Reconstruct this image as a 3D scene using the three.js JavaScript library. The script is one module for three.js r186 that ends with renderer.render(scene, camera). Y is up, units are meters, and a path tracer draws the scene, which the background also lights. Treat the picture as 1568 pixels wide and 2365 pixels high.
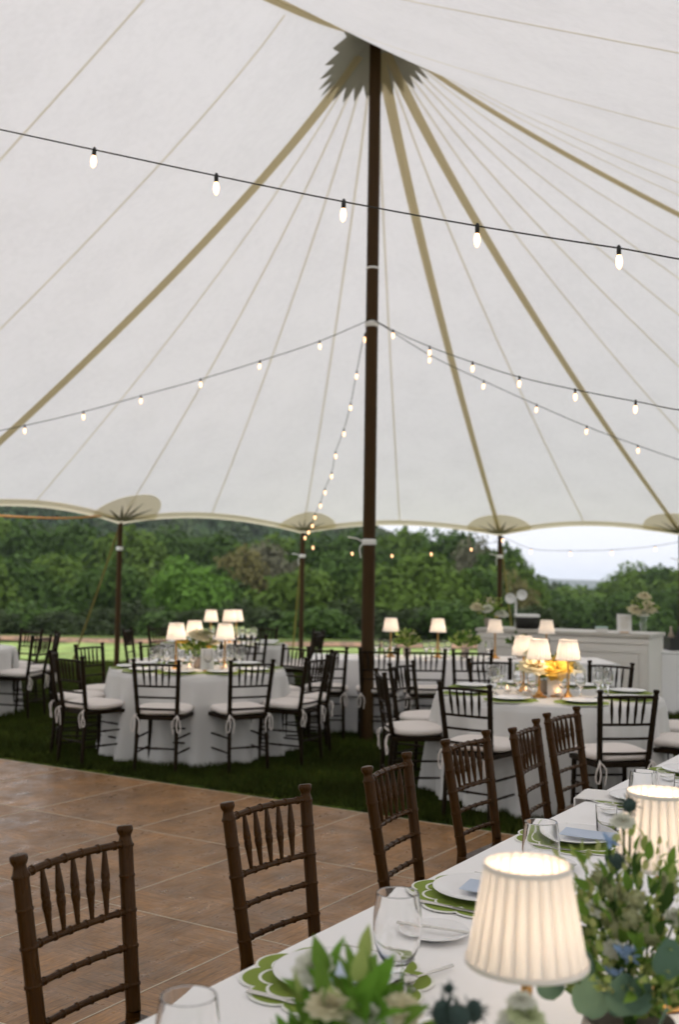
import * as THREE from 'three';
import { mergeGeometries } from 'three/addons/utils/BufferGeometryUtils.js';
import { RoundedBoxGeometry } from 'three/addons/geometries/RoundedBoxGeometry.js';

// ---------------------------------------------------------------- camera, sky, sun, exposure
const scene = new THREE.Scene();
const FPX = 2500, CX = 784, CY = 1182.5, PITCH = 3.48 * Math.PI / 180, ROLL = 0.0146, EYE = 1.6;
const camera = new THREE.PerspectiveCamera(2 * Math.atan(CY / FPX) * 180 / Math.PI, 680 / 1024, 0.05, 9000);
camera.rotation.order = 'YXZ';
camera.position.set(0, EYE, 0);
camera.rotation.set(PITCH, 0, ROLL);
camera.updateMatrixWorld(true);
camera.focus = 3.5; camera.userData.fStop = 2.9;
scene.add(camera);
const renderer = new THREE.WebGLRenderer({ antialias: true });
renderer.toneMapping = THREE.LinearToneMapping;
renderer.toneMappingExposure = 1.15;
renderer.outputColorSpace = THREE.SRGBColorSpace;
renderer.shadowMap.enabled = true;

{ // overcast evening sky (the usual overcast luminance curve, brighter overhead)
  const w = 256, h = 128, d = new Float32Array(w * h * 4), ZEN = 2.5;
  for (let j = 0; j < h; j++) for (let i = 0; i < w; i++) {
    const el = ((j + 0.5) / h - 0.5) * Math.PI, s = Math.max(0, Math.sin(el));
    const L = ZEN * (1 + 2 * s) / 3, k = Math.min(1, s * 4), o = (j * w + i) * 4;
    const cl = 1 + 0.03 * Math.sin(i * 0.11 + 3 * s) * Math.sin(j * 0.37 + i * 0.05);
    d[o] = L * cl * (0.965 + 0.035 * k); d[o + 1] = L * cl * (0.985 + 0.005 * k); d[o + 2] = L * cl * (1.06 - 0.05 * k); d[o + 3] = 1;
  }
  const t = new THREE.DataTexture(d, w, h, THREE.RGBAFormat, THREE.FloatType);
  t.mapping = THREE.EquirectangularReflectionMapping; t.minFilter = t.magFilter = THREE.LinearFilter; t.wrapS = THREE.RepeatWrapping; t.needsUpdate = true;
  scene.background = t; scene.environment = t;
}
const sun = new THREE.DirectionalLight(new THREE.Color(1, 0.97, 0.93), 0.5);
sun.position.set(-25, 60, -20); sun.target.position.set(0, 0, -12); sun.castShadow = true; sun.shadow.radius = 60;
sun.shadow.mapSize.set(2048, 2048);
Object.assign(sun.shadow.camera, { left: -40, right: 40, top: 40, bottom: -40, near: 1, far: 160 });
scene.add(sun, sun.target);

// ---------------------------------------------------------------- helpers
let seed = 7;
const rnd = () => { seed |= 0; seed = seed + 0x6D2B79F5 | 0; let t = Math.imul(seed ^ seed >>> 15, 1 | seed); t = t + Math.imul(t ^ t >>> 7, 61 | t) ^ t; return ((t ^ t >>> 14) >>> 0) / 4294967296; };
const rr = (a, b) => a + (b - a) * rnd();
const V = (x, y, z) => new THREE.Vector3(x, y, z);
const smooth = (a, b, x) => { const t = Math.min(1, Math.max(0, (x - a) / (b - a))); return t * t * (3 - 2 * t); };
function ray(px, py) { return V((px - CX) / FPX, -(py - CY) / FPX, -1).applyQuaternion(camera.quaternion); }
function at(px, py, depth) { const r = ray(px, py); return V(0, EYE, 0).addScaledVector(r, depth / -r.z); }          // a picture direction, metres in front
function atY(px, py, y) { const r = ray(px, py); return V(0, EYE, 0).addScaledVector(r, (y - EYE) / r.y); }
const used = {};
function nm(n) { const k = used[n] = (used[n] ?? -1) + 1; return k ? n + '_' + String(k).padStart(3, '0') : n; }
function plain(g) { for (const k of Object.keys(g.attributes)) if (!['position', 'normal', 'uv'].includes(k)) g.deleteAttribute(k); return g; }
function merge(list) {
  if (list.length === 1) return list[0];
  const mixed = list.some((g) => g.index) && list.some((g) => !g.index);
  return mergeGeometries(list.map((g) => plain(mixed && g.index ? g.toNonIndexed() : g)));
}
function mesh(name, geo, mat, parent) {
  const m = new THREE.Mesh(Array.isArray(geo) ? merge(geo) : geo, mat);
  m.name = parent ? name : nm(name); m.castShadow = m.receiveShadow = true;
  (parent || scene).add(m); return m;
}
function group(name, label, category, pos, turn = 0, grp) {
  const g = new THREE.Group(); g.name = nm(name); if (pos) g.position.copy(pos); g.rotation.y = turn;
  g.userData = { label, category }; if (grp) g.userData.group = grp; scene.add(g); return g;
}
function tag(o, label, category, grp) { o.userData = { label, category }; if (grp) o.userData.group = grp; return o; }
function structure(o) { o.userData = { kind: 'structure' }; return o; }
function copy(o, pos, turn, label, grp) {
  const c = o.clone(); c.name = nm(o.name.replace(/_\d{3}$/, '')); c.userData = { ...o.userData, label: label ?? o.userData.label };
  if (grp) c.userData.group = grp; c.position.copy(pos); c.rotation.y = turn; scene.add(c); return c;
}
const UPV = V(0, 1, 0);
function along(geo, a, b) { // a geometry built up +y from 0 is laid from a towards b
  const q = new THREE.Quaternion().setFromUnitVectors(UPV, b.clone().sub(a).normalize());
  geo.applyQuaternion(q); geo.translate(a.x, a.y, a.z); return geo;
}
function turned(a, b, prof, seg = 8) { const L = a.distanceTo(b); return along(new THREE.LatheGeometry(prof.map(([t, r]) => new THREE.Vector2(Math.max(r, 1e-4), t * L)), seg), a, b); }
const rod = (a, b, r, seg = 6, r2 = r) => turned(a, b, [[0, 0], [0, r], [1, r2], [1, 0]], seg);
const box = (w, h, d, x = 0, y = 0, z = 0) => new THREE.BoxGeometry(w, h, d).translate(x, y, z);
const rbox = (w, h, d, r, x = 0, y = 0, z = 0, s = 2) => new RoundedBoxGeometry(w, h, d, s, r).translate(x, y, z);
const lathe = (pts, seg = 24) => new THREE.LatheGeometry(pts.map(([r, y]) => new THREE.Vector2(Math.max(r, 1e-4), y)), seg);
function tube(pts, r, seg = 24, rad = 6) { return new THREE.TubeGeometry(new THREE.CatmullRomCurve3(pts), seg, r, rad); }
function gridGeo(nu, nv, f, closeU = false) { // f(u, v) -> Vector3
  const p = [], uv = [], ix = [];
  for (let i = 0; i <= nu; i++) for (let j = 0; j <= nv; j++) { const v = f(i / nu, j / nv); p.push(v.x, v.y, v.z); uv.push(i / nu, j / nv); }
  const m = nv + 1;
  for (let i = 0; i < nu; i++) for (let j = 0; j < nv; j++) { const a = i * m + j; ix.push(a, a + m, a + 1, a + 1, a + m, a + m + 1); }
  const g = new THREE.BufferGeometry();
  g.setAttribute('position', new THREE.Float32BufferAttribute(p, 3)); g.setAttribute('uv', new THREE.Float32BufferAttribute(uv, 2)); g.setIndex(ix); g.computeVertexNormals();
  if (closeU) { const n = g.attributes.normal; for (let j = 0; j <= nv; j++) { const a = j, b = nu * m + j, v = V(n.getX(a) + n.getX(b), n.getY(a) + n.getY(b), n.getZ(a) + n.getZ(b)).normalize(); n.setXYZ(a, v.x, v.y, v.z); n.setXYZ(b, v.x, v.y, v.z); } }
  return g;
}
const lin = (r, g, b) => new THREE.Color().setRGB(r, g, b);
const std = (c, rough = 0.7, o = {}) => new THREE.MeshPhysicalMaterial({ color: c, roughness: rough, side: THREE.DoubleSide, ...o });

// value noise, tiling over n cells
function noiseField(n, s = 1) { const a = []; let q = s * 7919 + 13; for (let i = 0; i < n * n; i++) { q = (q * 1103515245 + 12345) & 0x7fffffff; a.push((q >> 8 & 0xffff) / 65535); } return (x, y) => { x = ((x % n) + n) % n; y = ((y % n) + n) % n; const i = Math.floor(x), j = Math.floor(y), u = x - i, v = y - j, U = u * u * (3 - 2 * u), W = v * v * (3 - 2 * v), I = (i + 1) % n, J = (j + 1) % n; return (a[j * n + i] * (1 - U) + a[j * n + I] * U) * (1 - W) + (a[J * n + i] * (1 - U) + a[J * n + I] * U) * W; }; }
function tex(w, h, f, srgb = false, rep = true) {
  const d = new Uint8Array(w * h * 4);
  for (let j = 0; j < h; j++) for (let i = 0; i < w; i++) { const c = f(i / w, j / h), o = (j * w + i) * 4; d[o] = Math.min(255, Math.max(0, c[0] * 255)); d[o + 1] = Math.min(255, Math.max(0, c[1] * 255)); d[o + 2] = Math.min(255, Math.max(0, c[2] * 255)); d[o + 3] = 255; }
  const t = new THREE.DataTexture(d, w, h); if (srgb) t.colorSpace = THREE.SRGBColorSpace;
  if (rep) t.wrapS = t.wrapT = THREE.RepeatWrapping; t.magFilter = THREE.LinearFilter; t.minFilter = THREE.LinearMipmapLinearFilter; t.generateMipmaps = true; t.needsUpdate = true; return t;
}
const N16 = noiseField(16, 1), N64 = noiseField(64, 2), N128 = noiseField(128, 3), N8 = noiseField(8, 4);

// ---------------------------------------------------------------- materials
const clothBump = tex(256, 256, (u, v) => { const a = 0.5 + 0.25 * Math.sin(u * 256 * Math.PI) * 0.5 + 0.25 * Math.sin(v * 256 * Math.PI) * 0.5 + (N64(u * 64, v * 64) - 0.5) * 0.3; return [a, a, a]; });
const M = {
  canopy: std(lin(0.915, 0.9, 0.925), 1, { transmission: 0.283, map: tex(512, 512, (u, v) => { const k = 0.955 + 0.05 * N8(u * 8, v * 8) + 0.03 * (N64(u * 64, v * 64) - 0.5) + 0.035 * (N128(u * 128, v * 128) - 0.5); return [k, k, k]; }), bumpMap: tex(256, 256, (u, v) => { const k = 0.6 * N8(u * 8, v * 8) + 0.3 * N16(u * 16, v * 16) + 0.1 * N64(u * 64, v * 64); return [k, k, k]; }), bumpScale: 0.015, specularIntensity: 0.1 }),
  webbing: std(lin(0.68, 0.59, 0.38), 0.9, { transmission: 0.42, specularIntensity: 0.1 }),
  seam: std(lin(0.9, 0.86, 0.76), 0.95, { transmission: 0.62, specularIntensity: 0.1 }),
  valance: std(lin(0.84, 0.77, 0.6), 0.95, { transmission: 0.5, specularIntensity: 0.1 }),
  patch: std(lin(0.84, 0.78, 0.62), 0.95, { transmission: 0.52, specularIntensity: 0.1 }),
  star: std(lin(0.2, 0.19, 0.13), 0.9),
  peak: std(lin(0.42, 0.41, 0.35), 0.95, { transmission: 0.08, specularIntensity: 0.1 }),
  poleWood: std(lin(0.05, 0.026, 0.008), 0.6, { specularIntensity: 0.3, bumpMap: tex(64, 256, (u, v) => { const a = N64(u * 64, v * 8) * 0.7 + N16(u * 16, v * 4) * 0.3; return [a, a, a]; }), bumpScale: 0.002 }),
  whiteTie: std(lin(0.8, 0.8, 0.78), 0.8),
  strap: std(lin(0.22, 0.17, 0.04), 0.8),
  cord: std(lin(0.012, 0.012, 0.01), 0.6),
  orangeCord: std(lin(0.55, 0.25, 0.06), 0.7),
  bulb: new THREE.MeshStandardMaterial({ color: lin(1, 0.9, 0.8), emissive: lin(1, 0.52, 0.24), emissiveIntensity: 4, roughness: 0.4 }),
  glow: new THREE.MeshStandardMaterial({ color: lin(1, 0.9, 0.8), emissive: lin(1, 0.78, 0.55), emissiveIntensity: 4, roughness: 0.5 }),
  candle: new THREE.MeshStandardMaterial({ color: lin(1, 0.9, 0.8), emissive: lin(1, 0.6, 0.3), emissiveIntensity: 2 }),
  brass: std(lin(0.6, 0.33, 0.11), 0.32, { metalness: 0.9 }),
  shade: std(lin(0.93, 0.87, 0.8), 1, { transmission: 0.13, specularIntensity: 0.1 }),
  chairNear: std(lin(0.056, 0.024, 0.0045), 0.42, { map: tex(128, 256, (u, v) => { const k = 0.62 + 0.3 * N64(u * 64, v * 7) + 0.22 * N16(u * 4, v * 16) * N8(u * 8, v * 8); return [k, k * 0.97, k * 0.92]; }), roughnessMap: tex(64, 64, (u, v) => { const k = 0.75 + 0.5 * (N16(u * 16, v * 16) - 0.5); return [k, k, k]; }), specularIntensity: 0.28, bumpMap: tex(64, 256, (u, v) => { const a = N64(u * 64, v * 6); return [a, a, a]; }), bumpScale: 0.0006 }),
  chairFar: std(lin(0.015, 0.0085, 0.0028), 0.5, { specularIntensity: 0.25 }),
  cushion: std(lin(0.78, 0.72, 0.67), 0.95, { sheen: 0.3 }),
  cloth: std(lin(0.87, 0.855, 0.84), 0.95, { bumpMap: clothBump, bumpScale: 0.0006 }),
  roundCloth: std(lin(0.62, 0.61, 0.585), 0.95, { bumpMap: clothBump, bumpScale: 0.0006 }),  // same linen as cloth, greyed to hold the shade on these tables
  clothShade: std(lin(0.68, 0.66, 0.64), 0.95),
  plate: std(lin(0.8, 0.79, 0.78), 0.16),
  matGreen: std(lin(0.2, 0.27, 0.035), 0.95),
  matWhite: std(lin(0.78, 0.78, 0.72), 0.95),
  card: std(lin(0.48, 0.55, 0.66), 0.8),
  paper: std(lin(0.78, 0.76, 0.73), 0.85),
  silver: std(lin(0.6, 0.58, 0.54), 0.22, { metalness: 1 }),
  glass: std(lin(1, 1, 1), 0.0, { transmission: 1, ior: 1.45 }),
  solidGlass: std(lin(1, 1, 1), 0.0, { transmission: 1, thickness: 0.004, ior: 1.5 }),
  barWhite: std(lin(0.72, 0.69, 0.63), 0.5),
  barTop: std(lin(0.5, 0.47, 0.41), 0.45),
  black: std(lin(0.02, 0.02, 0.018), 0.5),
  grayPad: std(lin(0.2, 0.2, 0.19), 0.9),
  terracotta: std(lin(0.34, 0.29, 0.25), 0.8),
  bark: std(lin(0.06, 0.045, 0.03), 0.95),
};
const leafMat = (r, g, b, tr = 0.3) => std(lin(r, g, b), 0.85, { transmission: tr, specularIntensity: 0.12 });
const FOL = {
  shrub: leafMat(0.024, 0.038, 0.01),  // darkened so the shade low in the tree rows sits in the colour
  dark: leafMat(0.045, 0.085, 0.016), mid: leafMat(0.075, 0.125, 0.02), bright: leafMat(0.085, 0.17, 0.025), olive: leafMat(0.13, 0.12, 0.045), grey: leafMat(0.12, 0.12, 0.075),
};

// ---------------------------------------------------------------- terrain
function groundY(x, D) {
  const valley = -10 * smooth(27, 85, D) - 55 * smooth(120, 900, D);
  const crest = x < 0 ? Math.min(34, 11 - 0.085 * x) : 11 - 0.22 * x;
  const hillY = (-10 * smooth(27, 85, D) + (crest + 10) * smooth(125, 320, D)) * (1 - smooth(430, 1000, D)) - 60 * smooth(430, 1000, D);
  const mk = smooth(95, 15, x - (D - 330) * 0.02);
  let y = valley + (hillY - valley) * mk;
  const ridge = Math.exp(-Math.pow((D - 3000 + 0.1 * x) / 380, 2));
  y += ridge * (52 + 34 * smooth(1100, 300, x) + 4 * Math.sin(x * 0.009) + 3 * Math.sin(x * 0.031));
  y -= 260 * smooth(3100, 4600, D);
  return y;
}
{
  const ax = [], az = [];
  const fx = [-4000, -2500, -1500, -900, -600]; for (let x = -400; x <= 400; x += 20) fx.push(x); fx.push(500, 600, 700, 800, 900, 1000, 1150, 1300, 1500, 1900, 2600, 4000);
  const fz = [-600, -200, -60, -20, 0, 10, 20, 25, 27]; for (let z = 29; z < 100; z += 6) fz.push(z); for (let z = 100; z < 460; z += 15) fz.push(z); for (let z = 480; z < 2300; z += 140) fz.push(z); for (let z = 2300; z < 4700; z += 90) fz.push(z); fz.push(5200);
  const p = [], uv = [], ix = [], col = []; for (const D of fz) for (const x of fx) { p.push(x, groundY(x, D), -D); uv.push(x / 4, D / 4); const k = D > 110 ? 0.42 : 1; col.push(k, k, k); }
  const n = fx.length; for (let j = 0; j < fz.length - 1; j++) for (let i = 0; i < n - 1; i++) { const a = j * n + i; ix.push(a, a + 1, a + n, a + 1, a + n + 1, a + n); }
  const g = new THREE.BufferGeometry(); g.setAttribute('position', new THREE.Float32BufferAttribute(p, 3)); g.setAttribute('uv', new THREE.Float32BufferAttribute(uv, 2)); g.setAttribute('color', new THREE.Float32BufferAttribute(col, 3)); g.setIndex(ix); g.computeVertexNormals();
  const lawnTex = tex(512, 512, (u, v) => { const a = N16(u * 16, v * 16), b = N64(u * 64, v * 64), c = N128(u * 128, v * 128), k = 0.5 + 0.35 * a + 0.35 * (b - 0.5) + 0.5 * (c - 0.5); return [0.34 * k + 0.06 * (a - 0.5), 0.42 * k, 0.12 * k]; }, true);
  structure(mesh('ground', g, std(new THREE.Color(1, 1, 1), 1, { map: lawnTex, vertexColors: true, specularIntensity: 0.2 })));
}
{ // mown meadow outside the tent, open-sky brightness painted in as paler grass
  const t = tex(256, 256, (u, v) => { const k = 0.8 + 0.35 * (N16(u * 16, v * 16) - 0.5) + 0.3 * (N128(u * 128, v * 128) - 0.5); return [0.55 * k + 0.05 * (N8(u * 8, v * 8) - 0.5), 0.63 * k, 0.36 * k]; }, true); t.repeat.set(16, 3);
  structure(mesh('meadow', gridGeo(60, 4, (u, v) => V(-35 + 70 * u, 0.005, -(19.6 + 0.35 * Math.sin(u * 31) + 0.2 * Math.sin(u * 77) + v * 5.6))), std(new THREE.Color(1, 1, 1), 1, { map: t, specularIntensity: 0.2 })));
}
{ // dry strip at the far edge of the meadow
  const dry = tex(256, 64, (u, v) => { const k = 0.7 + 0.5 * (N64(u * 64, v * 16) - 0.5); return [0.62 * k, 0.47 * k, 0.34 * k]; }, true);
  const g = gridGeo(60, 3, (u, v) => V(-30 + 60 * u, 0.02 + 0.05 * Math.sin(v * Math.PI) + 0.015 * Math.sin(u * 90), -(25.3 + 1.5 * v + 0.3 * Math.sin(u * 23))));
  const m = dry; m.repeat.set(12, 1);
  structure(mesh('dirt_path', g, std(new THREE.Color(1, 1, 1), 1, { map: m })));
}

// ---------------------------------------------------------------- tent layout (x right, D ahead)
const A = { x: 0.30, D: 10.8 }, PEAK = 7.32, EAVE = 2.45;
const RDIR = { x: -0.53, D: -0.848 }, SDIR = { x: 0.848, D: -0.53 };      // along the ridge towards the second pole; across it to the right
const BL = 12.4, B = { x: A.x + RDIR.x * BL, D: A.D + RDIR.D * BL };
const perim = [[-58, 6.9], [-31, 7.3], [-6.2, 8.9], [16.6, 9.15], [36.2, 9.3], [54, 9.3], [72, 9.2], [93, 9.1], [108, 9.05], [122, 9.0]].map(([a, r]) => ({ a: a * Math.PI / 180, r, x: A.x + r * Math.sin(a * Math.PI / 180), D: A.D + r * Math.cos(a * Math.PI / 180) }));
const A0 = perim[0].a, A1 = perim[perim.length - 1].a, LW = 6.9, RW = 9.0;
function edge(a) { // eave radius and height at an azimuth round the peak
  a = Math.min(A1, Math.max(A0, a));
  let k = 0; while (k < perim.length - 2 && a > perim[k + 1].a) k++;
  const p = perim[k], q = perim[k + 1], da = q.a - p.a, s = (a - p.a) / da;
  const straight = p.r * q.r * Math.sin(da) / (p.r * Math.sin(a - p.a) + q.r * Math.sin(q.a - a));
  return { r: straight - 0.17 * Math.sin(Math.PI * s), y: EAVE + 0.17 * Math.pow(Math.sin(Math.PI * s), 0.8) };
}
const PW = 0.8;
const ridgeY = (u) => { const s = Math.min(u, BL - u), m = BL / 2; return PEAK - 1.45 * Math.pow(s / m, 0.72) * (1 - 0.12 * s / m); };
function canopyY(x, D) {
  const dx = x - A.x, dD = D - A.D, u = dx * RDIR.x + dD * RDIR.D, v = dx * SDIR.x + dD * SDIR.D;
  if (u <= 0) { const a = Math.atan2(dx, dD), e = edge(a), t = Math.min(1.02, Math.hypot(dx, dD) / e.r); return PEAK - (PEAK - e.y) * Math.pow(t, PW); }
  if (u <= BL) { const W = v < 0 ? LW : RW, k = Math.min(u, BL - u), p = PW + 0.2 * smooth(0, 4, k), z = ridgeY(u); return z - (z - EAVE) * Math.pow(Math.min(1.02, Math.abs(v) / W), p); }
  const W = v < 0 ? LW : RW, r = Math.hypot(u - BL, v); return PEAK - (PEAK - EAVE) * Math.pow(Math.min(1.02, r / W), PW);
}
const tent = group('tent_canopy', 'cream sailcloth tent roof spread over the whole party', 'tent');
{ // cloth: end fan, middle bay, far end fan
  const fan = gridGeo(192, 48, (u, v) => { const a = A0 + (A1 - A0) * u, e = edge(a), t = Math.pow(v, 1.5); const x = A.x + e.r * t * Math.sin(a), D = A.D + e.r * t * Math.cos(a); return V(x, PEAK - (PEAK - e.y) * Math.pow(t, PW), -D); });
  const side = (sgn) => gridGeo(64, 48, (u, v) => { const uu = 0.5 * BL * (1 - Math.cos(Math.PI * u)), t = Math.pow(v, 1.5), W = sgn < 0 ? LW : RW, vv = sgn * W * t; const x = A.x + RDIR.x * uu + SDIR.x * vv, D = A.D + RDIR.D * uu + SDIR.D * vv; const z = ridgeY(uu), p = PW + 0.2 * smooth(0, 4, Math.min(uu, BL - uu)); return V(x, z - (z - EAVE) * Math.pow(t, p), -D); });
  const fan2 = gridGeo(64, 24, (u, v) => { const b = -Math.PI / 2 + Math.PI * u, W = LW + (RW - LW) * u, t = Math.pow(v, 1.5), uu = BL + W * t * Math.cos(b), vv = W * t * Math.sin(b); return V(A.x + RDIR.x * uu + SDIR.x * vv, PEAK - (PEAK - EAVE) * Math.pow(t, PW), -(A.D + RDIR.D * uu + SDIR.D * vv)); });
  const sail = merge([fan, side(-1), side(1), fan2]); { const p = sail.attributes.position, uv = sail.attributes.uv; for (let i = 0; i < p.count; i++) uv.setXY(i, p.getX(i) / 3.1, p.getZ(i) / 3.1); }
  mesh('cloth', sail, M.canopy, tent);
  // a flat band lying under the cloth along plan points
  const band = (pts, w, off, arch = 0) => {
    const n = pts.length, P = pts.map((p) => V(p.x, canopyY(p.x, p.D) - off, -p.D)), pos = [], ix = [], uv = [], K = 4;
    for (let i = 0; i < n; i++) {
      const d = P[Math.min(n - 1, i + 1)].clone().sub(P[Math.max(0, i - 1)]).normalize(), s = d.clone().cross(UPV).normalize(), ww = typeof w === 'function' ? w(i / (n - 1)) : w;
      for (let k = 0; k <= K; k++) { const t = k / K - 0.5, x = P[i].x + s.x * ww * t, z = P[i].z + s.z * ww * t, y = canopyY(x, -z) - off - arch * (1 - 4 * t * t); pos.push(x, y, z); uv.push(k / K, i * 0.1); }
    }
    for (let i = 0; i < n - 1; i++) for (let k = 0; k < K; k++) { const a = i * (K + 1) + k; ix.push(a, a + K + 1, a + 1, a + 1, a + K + 1, a + K + 2); }
    const g = new THREE.BufferGeometry(); g.setAttribute('position', new THREE.Float32BufferAttribute(pos, 3)); g.setAttribute('uv', new THREE.Float32BufferAttribute(uv, 2)); g.setIndex(ix); g.computeVertexNormals(); return g;
  };
  const radial = (a, r0, f = 0.995) => { const e = edge(a), o = []; for (let i = 0; i <= 60; i++) { const r = r0 + (e.r * f - r0) * Math.pow(i / 60, 1.4); o.push({ x: A.x + r * Math.sin(a), D: A.D + r * Math.cos(a) }); } return o; };
  const thick = new Set([0, 3, 4, 7]);
  perim.forEach((p, k) => {
    if (thick.has(k)) mesh('webbing_strap', band(radial(p.a + 1e-4, 0.2), (t) => (k ? 0.125 : 0.2) - 0.05 * t, 0.006, 0.02), M.webbing, tent);
    else mesh('seam', band(radial(p.a, 0.25), 0.032, 0.005), M.seam, tent);
    if (k < perim.length - 1) mesh('seam', band(radial((p.a + perim[k + 1].a) / 2, 0.25), 0.03, 0.005), M.seam, tent);
  });
  for (let u = 1.5; u < BL; u += 1.5) for (const sgn of [-1, 1]) { const o = [], W = sgn < 0 ? LW : RW; for (let i = 0; i <= 40; i++) { const v = sgn * W * (0.012 + 0.98 * i / 40); o.push({ x: A.x + RDIR.x * u + SDIR.x * v, D: A.D + RDIR.D * u + SDIR.D * v }); } mesh('seam', band(o, 0.03, 0.005), M.seam, tent); }
  { const o = []; for (let i = 0; i <= 80; i++) { const u = 0.1 + (BL - 0.2) * i / 80; o.push({ x: A.x + RDIR.x * u, D: A.D + RDIR.D * u }); } mesh('ridge_webbing', band(o, 0.09, 0.02, 0.0), M.webbing, tent); }
  // eave hem: a narrow hanging band
  const hem = []; for (let i = 0; i <= 240; i++) { const a = A0 + (A1 - A0) * i / 240, e = edge(a); hem.push(V(A.x + e.r * Math.sin(a), e.y, -(A.D + e.r * Math.cos(a)))); }
  mesh('hem', gridGeo(240, 2, (u, v) => { const i = Math.round(u * 240), p = hem[i], c = V(A.x, 0, -A.D), o = V(p.x, 0, p.z).sub(c).normalize(); return V(p.x - o.x * 0.075 * (1 - v), canopyY(p.x - o.x * 0.075 * (1 - v), -(p.z - o.z * 0.075 * (1 - v))) - 0.008 - 0.055 * v, p.z - o.z * 0.075 * (1 - v)); }), M.valance, tent);
  // reinforcement at each eave pole: rounded patch with webbing star
  perim.forEach((p) => {
    const inw = V(A.x - p.x, 0, -(A.D - p.D)).normalize(), k = perim.indexOf(p), q = perim[Math.min(perim.length - 1, k + 1)], o = perim[Math.max(0, k - 1)];
    const toQ = V(q.x - p.x, 0, -(q.D - p.D)), toO = V(o.x - p.x, 0, -(o.D - p.D)); if (toQ.length() < 0.1) toQ.copy(toO).negate(); if (toO.length() < 0.1) toO.copy(toQ).negate(); toQ.normalize(); toO.normalize();
    const dirAt = (f) => f < 0.5 ? toO.clone().lerp(inw, f * 2).normalize() : inw.clone().lerp(toQ, f * 2 - 1).normalize();
    const put = (f, r, off) => { const d = dirAt(f), x = p.x + d.x * r + inw.x * 0.05, z = -p.D + d.z * r + inw.z * 0.05; return V(x, canopyY(x, -z) - off, z); };
    const m = mesh('corner_patch', gridGeo(28, 8, (u, v) => put(u, 0.64 * v * (1 - 0.14 * Math.abs(u - 0.5)), 0.014 + 0.03 * v * (1 - v))), M.patch, tent);
    const tri = []; for (let s = 0; s < 7; s++) { const f = 0.06 + 0.88 * s / 6, w = 0.055; tri.push(gridGeo(1, 6, (u, v) => put(f + (u - 0.5) * 2 * Math.min(0.07, (0.034 * (1 - v) + 0.002) / Math.max(0.05, 0.46 * v) / 3.0), 0.03 + 0.45 * v, 0.05))); }
    mesh('webbing_star', merge(tri), M.star, m);
  });
  // saw-edged reinforcement round the peak
  const peakGeo = (c, up) => gridGeo(208, 8, (u, v) => { const a = u * Math.PI * 2, tooth = Math.abs(((u * 26) % 1) - 0.5) * 2, r = (0.05 + (0.53 - 0.13 * tooth) * v), x = c.x + r * Math.sin(a), D = c.D + r * Math.cos(a); return V(x, canopyY(x, D) - 0.012, -D); }, true);
  mesh('peak_patch', peakGeo(A), M.peak, tent);
  mesh('peak_patch', peakGeo(B), M.peak, tent);
}
// poles
{
  const wrap = (parent, y, r, tail) => { const parts = [lathe([[r + 0.002, y - 0.03], [r + 0.01, y - 0.025], [r + 0.011, y], [r + 0.009, y + 0.025], [r + 0.002, y + 0.03]], 16)]; if (tail) parts.push(tube([V(-r, y, r * 0.6), V(-r - 0.06, y + 0.03, r), V(-r - 0.15, y + 0.045, r * 0.8)], 0.008, 8, 5), tube([V(-r * 0.8, y, r * 0.8), V(-r - 0.03, y - 0.06, r), V(-r - 0.02, y - 0.16, r * 0.9)], 0.007, 8, 5)); mesh('tie_wrap', parts, M.whiteTie, parent); };
  const centre = (c, label) => { const g = group('tent_pole', label, 'pole', V(c.x, 0, -c.D)); mesh('shaft', lathe([[0, 0], [0.066, 0], [0.064, 2], [0.06, PEAK - 0.1], [0.03, PEAK + 0.02], [0, PEAK + 0.02]], 20), M.poleWood, g); return g; };
  const g = centre(A, 'tall dark wooden centre pole holding up the tent peak');
  wrap(g, 1.96, 0.062, true); wrap(g, 4.16, 0.06, false);
  mesh('eye_band', lathe([[0.062, 4.72], [0.067, 4.722], [0.067, 4.742], [0.062, 4.744]], 16), M.silver, g);
  centre(B, 'second dark centre pole of the tent beyond the dance floor');
  const lab = ['slim tent pole left of the picture edge', 'slim eave pole rising behind the left round table, strap slanting away to its left', 'slim eave pole where the string of bulbs from the centre pole ends', 'slim eave pole standing behind the bar', 'slim eave pole beyond the right end of the bar'];
  perim.forEach((p, k) => {
    if (k > 4) return;
    const q = group('eave_pole', lab[k], 'pole', V(p.x, 0, -p.D), 0, 'eave poles around the tent');
    mesh('shaft', lathe([[0, 0], [0.042, 0], [0.042, EAVE - 0.06], [0.02, EAVE - 0.02], [0, EAVE - 0.02]], 14), M.poleWood, q);
    wrap(q, 2.0 + 0.06 * Math.sin(k * 3), 0.043, k > 1);
    const o = V(p.x - A.x, 0, -(p.D - A.D)).normalize();
    const a = V(0, EAVE - 0.1, 0).addScaledVector(o, 0.05), b = V(0, 0.03, 0).addScaledVector(o, 2.3);
    mesh('guy_strap', tube([a, a.clone().lerp(b, 0.5).add(V(0, -0.03, 0)), b], 0.017, 8, 5), M.strap, q);
    mesh('stake', rod(b.clone().add(V(0, -0.25, 0)), b.clone().add(V(0, 0.07, 0)), 0.016), M.black, q);
  });
}

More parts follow.
